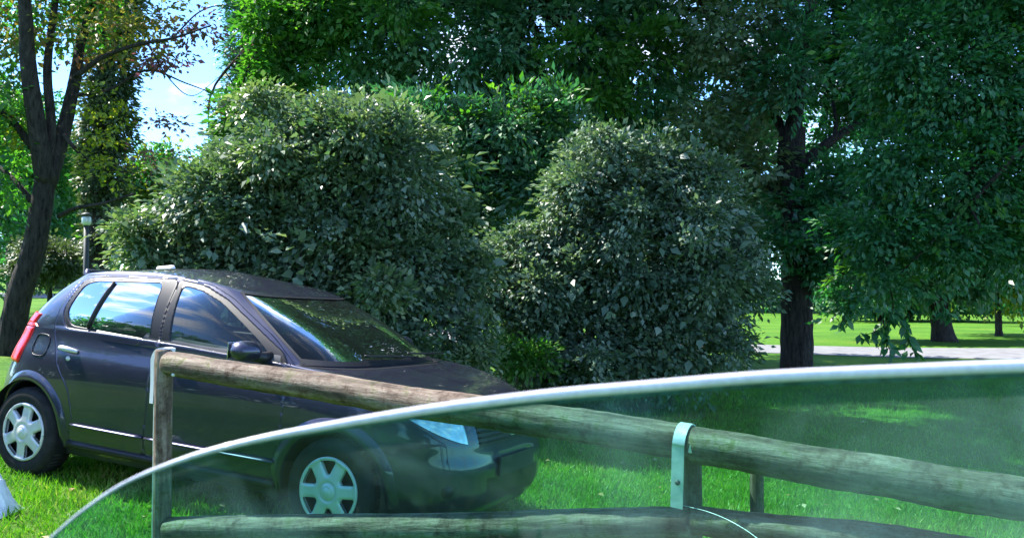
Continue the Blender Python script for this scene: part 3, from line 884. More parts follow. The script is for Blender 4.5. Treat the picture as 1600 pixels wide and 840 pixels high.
def carP(s, v):
    """car skin. s 0 nose .. 1 tail (right side, y<0); v 0-1 lower body, 1-2 deck, 2-3 greenhouse, 3-4 roof"""
    s = np.asarray(s, float); v = np.asarray(v, float)
    X = np.interp(s, _al, _ux); Yu = np.interp(s, _al, _uy)
    xref = np.where(X > 0, 1.4 + 1.95 * X, 1.4 + 1.95 * X)
    zt = top_z(xref)
    zbot = .20 + .07 * sstep(-.6, -1, X)
    vl = np.clip(v, 0, 1)
    z1 = zbot + (zt - zbot) * vl
    x1 = np.where(X > 0, 1.4 + (nose_x(z1) - 1.4) * X, 1.4 + (1.4 - tail_x(z1)) * X)
    y1 = half_w(z1) * Yu
    # ring at the foot of the greenhouse
    def ring(front, rear, w):
        c = (front + rear) / 2
        return c + (front - c) * X, w * Yu
    bx, by = ring(2.52, -.40, .785)
    bz = base_gz(bx)
    # deck / bonnet
    vd = np.clip(v - 1, 0, 1)
    ln = np.hypot(bx - x1, by - y1)
    x2 = x1 + (bx - x1) * vd; y2 = y1 + (by - y1) * vd
    z2 = z1 + (bz - z1) * vd + .30 * np.clip(ln - .08, 0, .6) * (np.sin(math.pi * vd ** .62)) * .33
    # greenhouse
    vg = np.clip(v - 2, 0, 1)
    tx, ty = ring(1.70, .0, .60)
    tz = roof_z(tx)
    vgx = vg
    x3 = bx + (tx - bx) * vgx; y3 = by + (ty - by) * vgx + .035 * 4 * vg * (1 - vg) * Yu ** 3
    z3 = bz + (tz - bz) * vg + .02 * 4 * vg * (1 - vg) * np.clip(np.abs(X) * 5 - 4, 0, 1)
    x3 = x3 + .05 * 4 * vg * (1 - vg) * np.where(X > 0, 1, -1) * np.clip(np.abs(X) * 3 - 2, 0, 1) ** 2
    # roof
    vr = np.clip(v - 3, 0, 1)
    a = np.sin(vr * math.pi / 2)
    cx = .85
    x4 = tx + (cx + (tx - cx) * .35 - tx) * vr; y4 = ty * (1 - vr)
    z4 = tz + (roof_z(x4) - tz) * vr + .055 * a
    x = np.where(v <= 1, x1, np.where(v <= 2, x2, np.where(v <= 3, x3, x4)))
    y = np.where(v <= 1, y1, np.where(v <= 2, y2, np.where(v <= 3, y3, y4)))
    z = np.where(v <= 1, z1, np.where(v <= 2, z2, np.where(v <= 3, z3, z4)))
    return np.stack([x, -y, z], -1)

def carN(s, v):
    e = 1e-3
    a = carP(np.clip(s + e, 0, 1), v) - carP(np.clip(s - e, 0, 1), v)
    b = carP(s, np.clip(v + e, 0, 4)) - carP(s, np.clip(v - e, 0, 4))
    n = np.cross(a, b)
    n = n / (np.linalg.norm(n, axis=-1, keepdims=True) + 1e-12)
    # outward: away from the centreline / up
    c = np.array([1.4, 0, .6])
    sg = np.sign(((carP(s, v) - c) * n).sum(-1, keepdims=True)); sg[sg == 0] = 1
    return n * sg

def poly_sdf(poly):
    P = np.array(poly, float); Q = np.roll(P, -1, 0)
    def f(x, z):
        x = np.asarray(x, float); z = np.asarray(z, float)
        p = np.stack([x, z], -1)[..., None, :]
        e = Q - P; w = p - P
        t = np.clip((w * e).sum(-1) / (e * e).sum(-1), 0, 1)
        d = np.sqrt((((w - e * t[..., None]) ** 2).sum(-1)).min(-1))
        c = ((P[:, 1] <= z[..., None]) != (Q[:, 1] <= z[..., None])) & (x[..., None] < (Q[:, 0] - P[:, 0]) * (z[..., None] - P[:, 1]) / (Q[:, 1] - P[:, 1] + 1e-12) + P[:, 0])
        ins = c.sum(-1) % 2 == 1
        return np.where(ins, -d, d)
    return f

def rpoly(pts, n=5):
    """closed smooth polygon"""
    P = [np.array(p, float) for p in pts]; m = len(P); out = []
    for i in range(m):
        a, b, c_, d = P[i - 1], P[i], P[(i + 1) % m], P[(i + 2) % m]
        for k in range(n):
            t = k / n
            out.append(0.5 * ((2*b) + (-a + c_)*t + (2*a - 5*b + 4*c_ - d)*t*t + (-a + 3*b - 3*c_ + d)*t**3))
    return out

def chaikin(pts, it=3):
    P = [np.array(p, float) for p in pts]
    for _ in range(it):
        Q = []
        for i in range(len(P)):
            a, b = P[i], P[(i + 1) % len(P)]
            Q += [a * .75 + b * .25, a * .25 + b * .75]
        P = Q
    return P

WR, WF_ = (0.0, .31), (2.589, .31)
def circ_sdf(c, r): return lambda x, z: np.hypot(x - c[0], (z - c[1])) - r
def corner(pts, r=.03):
    """polygon with small rounded corners"""
    P = [np.array(p, float) for p in pts]; out = []
    for i in range(len(P)):
        a, b, c_ = P[i - 1], P[i], P[(i + 1) % len(P)]
        u1_ = (a - b) / np.linalg.norm(a - b); u2_ = (c_ - b) / np.linalg.norm(c_ - b)
        rr = min(r, .4 * np.linalg.norm(a - b), .4 * np.linalg.norm(c_ - b))
        p0, p1 = b + u1_ * rr, b + u2_ * rr
        for t in (0, .25, .5, .75, 1): out.append((1 - t) ** 2 * p0 + 2 * t * (1 - t) * b + t * t * p1)
    return out

GLR = corner([(.30, 1.085), (.22, 1.18), (.26, 1.375), (.36, 1.405), (.98, 1.435), (1.045, 1.055)], .05)
GLF = corner([(1.225, 1.045), (1.155, 1.43), (1.33, 1.405), (1.52, 1.34), (1.72, 1.235), (1.93, 1.115), (2.03, 1.035), (2.02, 1.012)], .04)
FRR = corner([(.255, 1.062), (.175, 1.18), (.215, 1.40), (.34, 1.432), (1.098, 1.466), (1.135, 1.03)], .05)
FRF = corner([(1.14, 1.028), (1.103, 1.466), (1.34, 1.438), (1.55, 1.362), (1.77, 1.25), (2.10, 1.07), (2.16, .998)], .03)
DRR = corner([(.42, .30), (.46, .48), (.40, .66), (.27, .80), (.13, 1.05), (.125, 1.20), (.165, 1.44), (1.10, 1.482), (1.137, 1.03), (1.14, .62), (1.12, .30)], .05)
DRF = corner([(1.12, .30), (1.14, .62), (1.137, 1.03), (1.10, 1.482), (1.36, 1.456), (1.58, 1.375), (2.0, 1.155), (2.20, 1.01), (2.235, .93), (2.22, .60), (2.14, .30)], .05)

def build_car():
    car = bpy.data.objects.new('parked_hatchback', None)
    COL.objects.link(car)
    car.matrix_world = Matrix.Translation(Vector(CAR_T)) @ Matrix([list(map(float, r)) for r in RC]).to_4x4()
    tag(car, 'dark blue five door hatchback parked on the grass behind the log fence', 'car')
    def part(name, V, Fs, mat, parent=car, smooth=True):
        return mesh_obj(name, V, Fs, mat, parent, smooth, None, False)

    # ---- skin grid
    sg = np.linspace(0, 1, 361)
    vg = np.concatenate([np.linspace(0, 1, 56)[:-1], np.linspace(1, 2, 25)[:-1], np.linspace(2, 3, 41)[:-1], np.linspace(3, 4, 17)])
    S, Vv = np.meshgrid(sg, vg, indexing='ij')
    P = carP(S, Vv)
    curves = [('door_r', poly_sdf(DRR)), ('door_f', poly_sdf(DRF)), ('frame_r', poly_sdf(FRR)), ('frame_f', poly_sdf(FRF)), ('glass_r', poly_sdf(GLR)), ('glass_f', poly_sdf(GLF)),
              ('arch_r', circ_sdf(WR, .365)), ('arch_f', circ_sdf(WF_, .365))]
    side = (P[..., 1] < -.5) & (Vv < 3.02)
    def classify(Q, Sx, Vx):
        lab = np.zeros(Q.shape[:-1], int)
        x, z = Q[..., 0], Q[..., 2]
        ok = (Vx < 3.0) & (Q[..., 1] < -.45) & (Sx > .08) & (Sx < .93)
        d = {k: f(x, z) for k, f in curves}
        lab[(d['door_r'] < 0) & ok] = 1
        lab[(d['door_f'] < 0) & ok] = 2
        lab[(d['frame_r'] < 0) & ok & (Vx > 1.3)] = 3
        lab[(d['frame_f'] < 0) & ok & (Vx > 1.3)] = 4
        lab[(d['glass_r'] < 0) & ok & (Vx > 1.8)] = 5
        lab[(d['glass_f'] < 0) & ok & (Vx > 1.8)] = 6
        lab[((d['arch_r'] < 0) | (d['arch_f'] < 0)) & (Vx < 1.2)] = 9
        lab[(Vx > 1.04) & (Vx < 1.97) & (Sx < .195)] = 7                      # bonnet
        lab[(Vx > 2.05) & (Vx < 2.96) & (Sx < .180)] = 8                      # windscreen
        lab[(Vx > 2.10) & (Vx < 2.88) & (Sx > .865)] = 10                     # rear window
        return lab
    ns, nv = S.shape
    Sc = (S[:-1, :-1] + S[1:, 1:]) / 2; Vc = (Vv[:-1, :-1] + Vv[1:, 1:]) / 2
    Pc = carP(Sc, Vc)
    lab = classify(Pc, Sc, Vc)
    # snap vertices that lie between two labels onto the nearest curve
    full = np.full((ns + 1, nv + 1), -1); full[1:-1, 1:-1] = lab
    four = np.stack([full[:-1, :-1], full[:-1, 1:], full[1:, :-1], full[1:, 1:]], -1)
    four = np.where(four < 0, four.max(-1, keepdims=True), four)
    bd = (four.max(-1) != four.min(-1)) & (Vv < 3.0)
    ii = np.argwhere(bd)
    fl = four[bd]
    own = {1: 0, 2: 1, 3: 2, 4: 3, 5: 4, 6: 5}
    s_, v_ = S[bd].copy(), Vv[bd].copy()
    p_ = P[bd]
    D = np.stack([f(p_[:, 0], p_[:, 2]) for _, f in curves], -1)
    # allow only curves whose label is present
    for r in range(len(ii)):
        labs = set(fl[r])
        for c in range(8):
            need = {0: {1}, 1: {2}, 2: {3}, 3: {4}, 4: {5}, 5: {6}, 6: {9}, 7: {9}}[c]
            if not (labs & need): D[r, c] = 99
    best = np.abs(D).argmin(-1)
    ok = np.abs(D[np.arange(len(ii)), best]) < .03
    ok &= ~np.array([bool(set(f) & {7, 8, 10}) for f in fl])
    tx = p_[:, 0].copy(); tz = p_[:, 2].copy()
    for _ in range(3):
        for c, (_, f) in enumerate(curves):
            m = ok & (best == c)
            if not m.any(): continue
            x, z = tx[m], tz[m]; h = 1e-4
            d0 = f(x, z); gx_ = (f(x + h, z) - f(x - h, z)) / (2 * h); gz_ = (f(x, z + h) - f(x, z - h)) / (2 * h)
            gn = gx_ ** 2 + gz_ ** 2 + 1e-9
            tx[m] = x - d0 * gx_ / gn; tz[m] = z - d0 * gz_ / gn
    for _ in range(8):                                     # find (s,v) whose (x,z) is the target
        q = carP(s_, v_); e = 2e-4
        qs = (carP(s_ + e, v_) - q) / e; qv = (carP(s_, v_ + e) - q) / e
        rx = tx - q[:, 0]; rz = tz - q[:, 2]
        det = qs[:, 0] * qv[:, 2] - qv[:, 0] * qs[:, 2]
        det = np.where(np.abs(det) < 1e-4, 1e-4, det)
        ds = np.clip((rx * qv[:, 2] - rz * qv[:, 0]) / det, -.004, .004); dv = np.clip((qs[:, 0] * rz - qs[:, 2] * rx) / det, -.03, .03)
        s_ = np.where(ok, s_ + ds, s_); v_ = np.where(ok, v_ + dv, v_)
    q = carP(s_, v_)
    good = ok & (np.hypot(q[:, 0] - tx, q[:, 2] - tz) < .004) & (np.linalg.norm(q - p_, axis=-1) < .05)
    Pn = P.copy(); Sn = S.copy(); Vn = Vv.copy()
    for r, (i, j) in enumerate(ii):
        if good[r]:
            Pn[i, j] = q[r]; Sn[i, j] = s_[r]; Vn[i, j] = v_[r]
    Nn_ = carN(Sn, Vn)

    quad = np.stack([np.stack([np.arange(ns - 1)[:, None] * nv + np.arange(nv - 1)[None, :]], -1)[..., 0],
                     (np.arange(ns - 1)[:, None] + 1) * nv + np.arange(nv - 1)[None, :],
                     (np.arange(ns - 1)[:, None] + 1) * nv + np.arange(nv - 1)[None, :] + 1,
                     np.arange(ns - 1)[:, None] * nv + np.arange(nv - 1)[None, :] + 1], -1)
    def extract(labels, inset=0., gap=0., flange=0.):
        m = np.isin(lab, labels)
        Q = quad[m].reshape(-1, 4)
        used, inv = np.unique(Q, return_inverse=True)
        Q = inv.reshape(-1, 4)
        V = Pn.reshape(-1, 3)[used] - Nn_.reshape(-1, 3)[used] * inset
        NN = Nn_.reshape(-1, 3)[used]
        # boundary loop
        ed = {}
        for f in Q:
            for a, b in ((f[0], f[1]), (f[1], f[2]), (f[2], f[3]), (f[3], f[0])):
                k = (min(a, b), max(a, b)); ed[k] = ed.get(k, 0) + 1
        be = [k for k, c in ed.items() if c == 1]
        if gap:
            fc = V[Q].mean(1)
            acc = {}
            for f, c in zip(Q, fc):
                for a in f: acc.setdefault(a, []).append(c)
            bv = set([a for e in be for a in e])
            for a in bv:
                d = np.mean(acc[a], 0) - V[a]; l = np.linalg.norm(d)
                if l > 1e-6: V[a] = V[a] + d / l * gap
        Fs = [tuple(f) for f in Q]
        if flange:
            n0 = len(V); mp = {}; ex = []
            for (a, b) in be:
                for k in (a, b):
                    if k not in mp: mp[k] = n0 + len(ex); ex.append(V[k] - NN[k] * flange)
                Fs.append((a, b, mp[b], mp[a]))
            V = np.concatenate([V, np.array(ex)]) if ex else V
        return V, Fs
    def both(VF, merge=True):
        V, Fs = VF; n = len(V)
        V2 = V * np.array([1, -1, 1])
        return np.concatenate([V, V2]), list(Fs) + [tuple(i + n for i in reversed(f)) for f in Fs]
    def one(VF, sgn):
        V, Fs = VF
        return (V, Fs) if sgn < 0 else (V * np.array([1, -1, 1]), [tuple(reversed(f)) for f in Fs])

    # body skin (with roof and bumpers), arch lips and sill
    def weld(o, d=.0008):
        m = o.modifiers.new('weld', 'WELD'); m.merge_threshold = d
        return o
    def flat_edges(o):
        for p in o.data.polygons: pass
    body = part('body', *both(extract([0], 0, 0, .0)), M['paint'])
    weld(body)
    bon = weld(part('bonnet', *both(extract([7], -.001, .0025, .0)), M['paint']))
    ws = weld(part('windscreen', *both(extract([8], .004)), M['screen_glass']))
    rw = weld(part('rear_window', *both(extract([10], .004)), M['car_glass']))
    # windscreen black border and seam under bonnet: strips following grid lines
    def strip(s_list, v_list, w, lift, n=.0):
        pts = carP(np.array(s_list), np.array(v_list)); nn = carN(np.array(s_list), np.array(v_list))
        t = np.gradient(pts, axis=0); t /= np.linalg.norm(t, axis=-1, keepdims=True)
        b = np.cross(t, nn)
        V = np.concatenate([pts + b * w / 2 + nn * lift, pts - b * w / 2 + nn * lift])
        m = len(pts)
        return V, [(i, i + 1, m + i + 1, m + i) for i in range(m - 1)]
    def join(*vfs):
        V = []; Fs = []
        for v, f in vfs:
            b = len(V); V += list(v); Fs += [tuple(i + b for i in q) for q in f]
        return np.array(V), Fs
    n = 60
    a = strip(np.linspace(0, .185, n), np.full(n, 2.05), .045, .003)
    b = strip(np.full(n, .181), np.linspace(2.03, 2.97, n), .016, .004)
    c = strip(np.linspace(0, .182, n), np.full(n, 2.96), .022, .003)
    part('windscreen_surround', *both(join(a, b, c)), M['black_trim'])
    # cowl between bonnet and screen
    a = strip(np.linspace(0, .20, n), np.full(n, 1.985), .05, .002)
    part('cowl', *both(a), M['black_trim'])
    # bonnet shut lines
    a = strip(np.linspace(0, .196, n), np.full(n, 1.04), .006, .0015)
    b = strip(np.full(n, .196), np.linspace(1.04, 1.97, n), .006, .0015)
    part('bonnet_seam', *both(join(a, b)), M['black_trim'])

    # doors (each with frame, glass, handle)
    for sgn in (-1, 1):
        fd = part('front_door', *one(extract([2], 0, .0028, .012), sgn), M['paint'])
        rd = part('rear_door', *one(extract([1], 0, .0028, .012), sgn), M['paint'])
        part('window_frame', *one(extract([4], .001, 0, .012), sgn), M['black_trim'], fd)
        part('window_frame', *one(extract([3], .001, 0, .012), sgn), M['black_trim'], rd)
        part('window_glass', *one(extract([6], .006), sgn), M['car_glass'], fd)
        part('window_glass', *one(extract([5], .006), sgn), M['car_glass'], rd)
        # quarter light divider
        def surf_at(xz, off=0.):
            """point on side skin at given (x,z)"""
            x, z = xz
            s0, v0 = None, None
            k = np.argmin(np.where(side, (P[..., 0] - x) ** 2 + (P[..., 2] - z) ** 2, 9e9))
            ia, ja = np.unravel_index(k, S.shape)
            s0, v0 = S[ia, ja], Vv[ia, ja]
            for _ in range(8):
                q0 = carP(s0, v0); e = 2e-4
                qs = (carP(s0 + e, v0) - q0) / e; qv = (carP(s0, v0 + e) - q0) / e
                rx, rz = x - q0[0], z - q0[2]
                det = qs[0] * qv[2] - qv[0] * qs[2]
                if abs(det) < 1e-5: break
                s0 += np.clip((rx * qv[2] - rz * qv[0]) / det, -.01, .01); v0 += np.clip((qs[0] * rz - qs[2] * rx) / det, -.05, .05)
            p = carP(s0, v0) + carN(np.array([s0]), np.array([v0]))[0] * off
            return p * np.array([1, -sgn, 1]) if sgn > 0 else p
        # (P is on y<0; flip for the far side)
        def fl(p): return np.array([p[0], p[1] if sgn < 0 else abs(p[1]), p[2]])
        mb = MB()
        mb.tube([fl(surf_at((.47 + .075 * t, 1.08 + .325 * t), .001)) for t in np.linspace(0, 1, 7)], .013, 8)
        mb.build('quarter_light_bar', M['black_trim'], rd, True, False)
        for door, x0 in ((rd, .255), (fd, 1.27)):
            mb = MB()
            hp = [fl(surf_at((x0 + .19 * t, .925 - .012 * t), [.004, .026, .034, .034, .026, .004][i])) for i, t in enumerate(np.linspace(0, 1, 6))]
            mb.tube(catmull(hp, 4), [.011 + .008 * math.sin(math.pi * i / 20) for i in range(21)], 10)
            mb.build('handle', M['silver'] if door is rd else M['paint'], door, True, False)
            mb = MB(); q0 = fl(surf_at((x0 + .12, .862), .001)); mb.lathe([(0, .012 * sgn), (.014, .010 * sgn), (.017, 0)], 14, 'y', q0)
            mb.build('lock', M['silver'], door, True, False)
        # rubbing strip and sill
        for nm, par, xa, xb, z0, hh, mt in (('side_moulding', rd, .47, 1.125, .425, .030, M['paint']), ('side_moulding', fd, 1.15, 2.19, .425, .030, M['paint'])):
            mb = MB()
            pts = [fl(surf_at((x, z0), .006)) for x in np.linspace(xa, xb, 14)]
            mb.tube(pts, [hh * .6] + [hh] * 12 + [hh * .6], 10, flat=.45)
            mb.build(nm, mt, par, True, False)
        mb = MB()
        pts = [fl(surf_at((x, .285), .004)) for x in np.linspace(.42, 2.18, 20)]
        mb.tube(pts, .028, 8)
        mb.build('sill', M['black_trim'], car, True, False)
        # wheel arch lips
        for cx in (0., 2.589):
            rings = []
            for t in np.linspace(-.12, math.pi + .12, 60):
                row = []
                for (r, off) in ((.352, -.02), (.356, .012), (.37, .022), (.395, .018), (.43, .0006)):
                    x, z = cx + r * math.cos(t), .31 + r * math.sin(t)
                    z = max(z, .215)
                    x = min(max(x, -.50), 3.3)
                    row.append(fl(surf_at((x, z), off)))
                rings.append(row)
            V = [p for r in rings for p in r]
            Fs = [(i * 5 + j, i * 5 + j + 1, (i + 1) * 5 + j + 1, (i + 1) * 5 + j) for i in range(59) for j in range(4)]
            part('wheel_arch', V, Fs, M['paint'])
            # dark liner
            mb = MB(); V = []; Fs = []
            ts = np.linspace(-.3, math.pi + .3, 30)
            for t in ts:
                for yy in (.845, .55):
                    V.append((cx + .364 * math.cos(t), sgn * yy, .31 + .364 * math.sin(t)))
            for i in range(29): Fs.append((2 * i, 2 * i + 1, 2 * i + 3, 2 * i + 2))
            V.append((cx, sgn * .55, .31)); ci = len(V) - 1
            for i in range(29): Fs.append((2 * i + 1, ci, 2 * i + 3))
            part('wheel_housing', V, Fs, M['black_trim'], smooth=False)
        # wheels
        for cx in (0., 2.589):
            wh = bpy.data.objects.new('wheel', None); COL.objects.link(wh); wh.parent = car
            wh.location = (cx, sgn * .835, .31)
            tb = MB()
            o = sgn
            prof = [(.200, -.01), (.205, .0), (.225, .008), (.265, .010), (.288, .000), (.300, -.015), (.307, -.035), (.308, -.16), (.300, -.18), (.28, -.195), (.20, -.195)]
            tb.lathe([(r, a_ * o) for r, a_ in prof], 56, 'y')
            for k in range(56):                       # tread blocks
                t = 2 * math.pi * k / 56
                tb.box((.306 * math.cos(t), -.1 * o, .306 * math.sin(t)), (.010, .125, .020), Matrix.Rotation(-t, 3, 'Y'))
            tb.build('tyre', M['rubber'], wh, True, False)
            db = MB(); db.lathe([(0, -.045 * o), (.19, -.045 * o), (.20, -.06 * o)], 40, 'y')
            db.build('brake_disc', M['black_trim'], wh, False, False)
            # hub cap: pierced disc with six broad spokes
            nr, na = 30, 180
            rr = np.linspace(.0, .203, nr); aa = np.linspace(0, 2 * math.pi, na, endpoint=False)
            def hole(r, t):
                ph = (t + math.pi / 6 + .1) % (math.pi / 3) - math.pi / 6
                xx = r * math.cos(ph); yy = r * math.sin(ph)
                return HOLE(np.array(xx), np.array(yy))
            HOLE = poly_sdf(corner([(.098, -.012), (.098, .012), (.178, .058), (.182, 0.0), (.178, -.058)], .014))
            Rg, Ag = np.meshgrid(rr, aa, indexing='ij')
            def hz(r, t):
                return (.012 + .016 * np.cos(np.clip(r / .2, 0, 1) * math.pi) * .5 + .010 * np.exp(-((r - .190) / .012) ** 2) + .006 * (r < .045) - .010 * np.exp(-((r - .052) / .008) ** 2))
            PX = np.zeros((nr, na, 3))
            hd = np.zeros((nr, na))
            for i in range(nr):
                for j in range(na):
                    hd[i, j] = hole(Rg[i, j], Ag[i, j])
            for i in range(nr):
                for j in range(na):
                    r_, t_ = Rg[i, j], Ag[i, j]
                    if abs(hd[i, j]) < .0045 and i > 0:
                        h = 1e-4
                        for _ in range(2):
                            d0 = hole(r_, t_); gr = (hole(r_ + h, t_) - hole(r_ - h, t_)) / (2 * h); gt = (hole(r_, t_ + h / r_) - hole(r_, t_ - h / r_)) / (2 * h)
                            g2 = gr * gr + gt * gt + 1e-9
                            r_ -= d0 * gr / g2; t_ -= d0 * gt / g2 / r_
                    dd = hd[i, j]
                    z_ = hz(r_, t_) - .008 * math.exp(-(max(dd, 0) / .008) ** 2) * (r_ > .06)
                    PX[i, j] = (r_ * math.cos(t_), z_ * o, r_ * math.sin(t_))
            V = list(PX.reshape(-1, 3)); Fs = []; ed = {}
            for i in range(nr - 1):
                for j in range(na):
                    j2 = (j + 1) % na
                    m_ = np.mean([hd[i, j], hd[i, j2], hd[i + 1, j], hd[i + 1, j2]])
                    if m_ < 0: continue
                    f = (i * na + j, i * na + j2, (i + 1) * na + j2, (i + 1) * na + j)
                    if i == 0: f = f
                    Fs.append(f)
                    for a2, b2 in zip(f, f[1:] + f[:1]):
                        k_ = (min(a2, b2), max(a2, b2)); ed[k_] = ed.get(k_, 0) + 1
            be = [k_ for k_, c_ in ed.items() if c_ == 1 and not (k_[0] < na and k_[1] < na)]
            mp = {}
            for a2, b2 in be:
                for k_ in (a2, b2):
                    if k_ not in mp: mp[k_] = len(V); V.append(V[k_] - np.array([0, .022 * o, 0]))
                Fs.append((a2, b2, mp[b2], mp[a2]))
            part('hubcap', V, Fs, M['silver'], wh)
            db = MB(); db.lathe([(0, .0295 * o), (.026, .028 * o), (.032, .022 * o), (.033, .012 * o)], 28, 'y'); db.build('centre_cap', M['silver'], wh, True, False)
            if cx > 1: wh.rotation_euler = (0, .32, 0)
        # mirror
        mb = MB()
        q = fl(surf_at((2.02, 1.03), .0))
        sh = []
        for t in np.linspace(0, 1, 9):
            y = .085 + .185 * t
            r = .085 * math.sqrt(max(1 - (2 * t - 1) ** 4, .02)) * (1 - .12 * t)
            sh.append((q + np.array([-.03 - .035 * t, sgn * y, .045]), r))
        mb.tube([p for p, _ in sh], [r for _, r in sh], 18, flat=.78)
        mir = mb.build('door_mirror', M['paint'], car, True, False)
        mb = MB(); mb.tube([q + np.array([0, 0, .0]), q + np.array([-.01, sgn * .06, .005]), q + np.array([-.035, sgn * .13, .02])], [.045, .035, .04], 10); mb.build('mirror_foot', M['black_trim'], mir, True, False)
        mb = MB(); c0 = sh[4][0] + np.array([-.068, 0, 0]); mb.box(c0, (.004, .15, .10)); mb.build('mirror_glass', M['chrome'], mir, False, False, .002)
        # tail lamp on the corner: patch of skin, slightly proud
        def patch(sa, sb, va, vb, lift, shape=None, m1=26, m2=26):
            A, B = np.meshgrid(np.linspace(0, 1, m1), np.linspace(0, 1, m2), indexing='ij')
            if shape: A, B = shape(A, B)
            s1_ = sa + (sb - sa) * A; v1_ = va + (vb - va) * B
            edge = np.minimum(np.minimum(A, 1 - A), np.minimum(B, 1 - B))
            up = lift * np.clip(edge / .08, 0, 1) ** .5
            Q = carP(s1_, v1_) + carN(s1_, v1_) * (up + .0005)[..., None]
            V = Q.reshape(-1, 3)
            if sgn > 0: V = V * np.array([1, -1, 1])
            Fs = [(i * m2 + j, (i + 1) * m2 + j, (i + 1) * m2 + j + 1, i * m2 + j + 1) for i in range(m1 - 1) for j in range(m2 - 1)]
            return V, Fs
        part('tail_light', *patch(.818, .872, .66, 1.0, .012, lambda A, B: (np.clip(A + .0 * B, 0, 1), B)), M['red_lens'])
        part('tail_light', *patch(.806, .872, 1.02, 1.98, .010), M['red_lens'])
        part('tail_light', *patch(.812, .868, 2.0, 2.18, .012), M['red_lens'])
        # headlamp: pointed at the rear, deep at the front
        def hl(A, B):
            # A 0 front(inner) ..1 rear tip ; B 0 bottom..1 top
            lo = .40 + .52 * A ** 1.5
            return A, lo + (1 - lo) * B
        part('headlight', *patch(.104, .190, .60, .985, .010, hl, 30, 16), M['lamp_lens'])
        A_, B_ = np.linspace(0, 1, 20), None
        # fog lamp and front bumper details
        q = carP(.135, .30); nn = carN(np.array([.135]), np.array([.30]))[0]
        mb = MB(); mb.lathe([(0, .010), (.022, .008), (.028, 0.), (.036, .004), (.038, -.01)], 22, 'x')
        rot = Vector((1, 0, 0)).rotation_difference(Vector(nn)).to_matrix()
        V = [np.array(rot @ Vector(v)) + q for v in mb.v]
        if sgn > 0: V = [v * np.array([1, -1, 1]) for v in V]
        part('fog_light', V, mb.f, M['black_trim'])
    # fuel flap (right rear wing)
    sgn = -1
    th = np.linspace(0, 2 * math.pi, 40, endpoint=False)
    qs = []
    for t in th:
        x, z = .04 + .088 * math.copysign(abs(math.cos(t)) ** .6, math.cos(t)), .925 + .075 * math.copysign(abs(math.sin(t)) ** .6, math.sin(t))
        k = np.argmin(np.where(side, (P[..., 0] - x) ** 2 + (P[..., 2] - z) ** 2, 9e9)); ia, ja = np.unravel_index(k, S.shape)
        p = P[ia, ja].copy(); p[0] = x; p[2] = z; qs.append(p + np.array([0, -.003, 0]))
    mb = MB(); mb.tube(qs + [qs[0]], .0035, 6, caps=False); mb.build('fuel_flap', M['black_trim'], car, True, False)
    # grille, lower intake, emblem, plate holder, wipers, roof highlight bar, hatch spoiler
    def fpatch(sb, va, vb, lift, mat, name, inner=0.):
        A, B = np.meshgrid(np.linspace(inner, sb, 24), np.linspace(va, vb, 12), indexing='ij')
        Q = carP(A, B) + carN(A, B) * lift
        V = Q.reshape(-1, 3); Fs = [(i * 12 + j, (i + 1) * 12 + j, (i + 1) * 12 + j + 1, i * 12 + j + 1) for i in range(23) for j in range(11)]
        return part(name, *both((V, Fs)), mat)
    fpatch(.085, .72, .93, .003, M['black_trim'], 'grille')
    gr = MB()
    for vv in (.76, .81, .86, .91):
        ss = np.linspace(-.084, .084, 30); q = carP(np.abs(ss), np.full(30, vv)) + carN(np.abs(ss), np.full(30, vv)) * .008; q[:, 1] *= np.where(ss > 0, -1, 1)
        gr.tube(q, .0055, 6)
    gr.build('grille_bar', M['black_trim'], car, True, False)
    fpatch(.075, .14, .40, .003, M['black_trim'], 'lower_intake')
    q = carP(0., .83)
    mb = MB(); mb.lathe([(0, .03), (.03, .03), (.042, .02), (.044, 0)], 24, 'x', q); mb.build('emblem_disc', M['silver'], car, True, False)
    q = carP(0., .50)
    mb = MB(); mb.box(q + np.array([.012, 0, 0]), (.014, .52, .115)); mb.build('plate_holder', M['plate'], car, False, False, .003)
    for y0 in (-.12, .42):
        mb = MB()
        b0 = carP(.02, 2.0) * np.array([1, 0, 1]) + np.array([-.02, y0 + .35, .012])
        s0 = .03 if y0 < 0 else .0
        pts = []
        for t in np.linspace(0, 1, 10):
            yy = y0 + .40 - .62 * t
            k = np.interp(abs(yy), [0, .4, .7], [0, .07, .13])
            p = carP(k, 2.075 + .05 * t) + carN(np.array([k]), np.array([2.1]))[0] * .014
            pts.append(np.array([p[0], yy, p[2]]))
        mb.tube(pts, .007, 6); mb.build('wiper', M['black_trim'], car, True, False)
    mb = MB()
    pts = [np.array([.03 + .20 * t, .22, 0]) for t in np.linspace(0, 1, 12)]
    for p in pts: p[2] = float(roof_z(p[0])) + .062
    mb.tube(pts, [.008] + [.02] * 10 + [.008], 10, flat=2.0)
    mb.build('roof_highlight', M['white_paint'], car, True, False)  # white bar standing in for a highlight on the far roof side
    # hatch spoiler
    mb = MB()
    ss = np.linspace(.89, 1.0, 20); q = carP(ss, np.full(20, 2.96)); q = np.concatenate([q, (q * np.array([1, -1, 1]))[::-1]])
    mb.tube([p + np.array([-.03, 0, .0]) for p in q], .028, 8, flat=2.2); mb.build('spoiler', M['paint'], car, True, False)
    # dark inner shell behind the door gaps, floor, dash and seats
    A, B = np.meshgrid(np.linspace(.2, .8, 60), np.linspace(.02, 1.6, 24), indexing='ij')
    Q = carP(A, B) - carN(A, B) * .05
    keep = [(i, j) for i in range(59) for j in range(23) if min(math.hypot(Q[i, j, 0] - 0, Q[i, j, 2] - .31), math.hypot(Q[i, j, 0] - 2.589, Q[i, j, 2] - .31)) > .40]
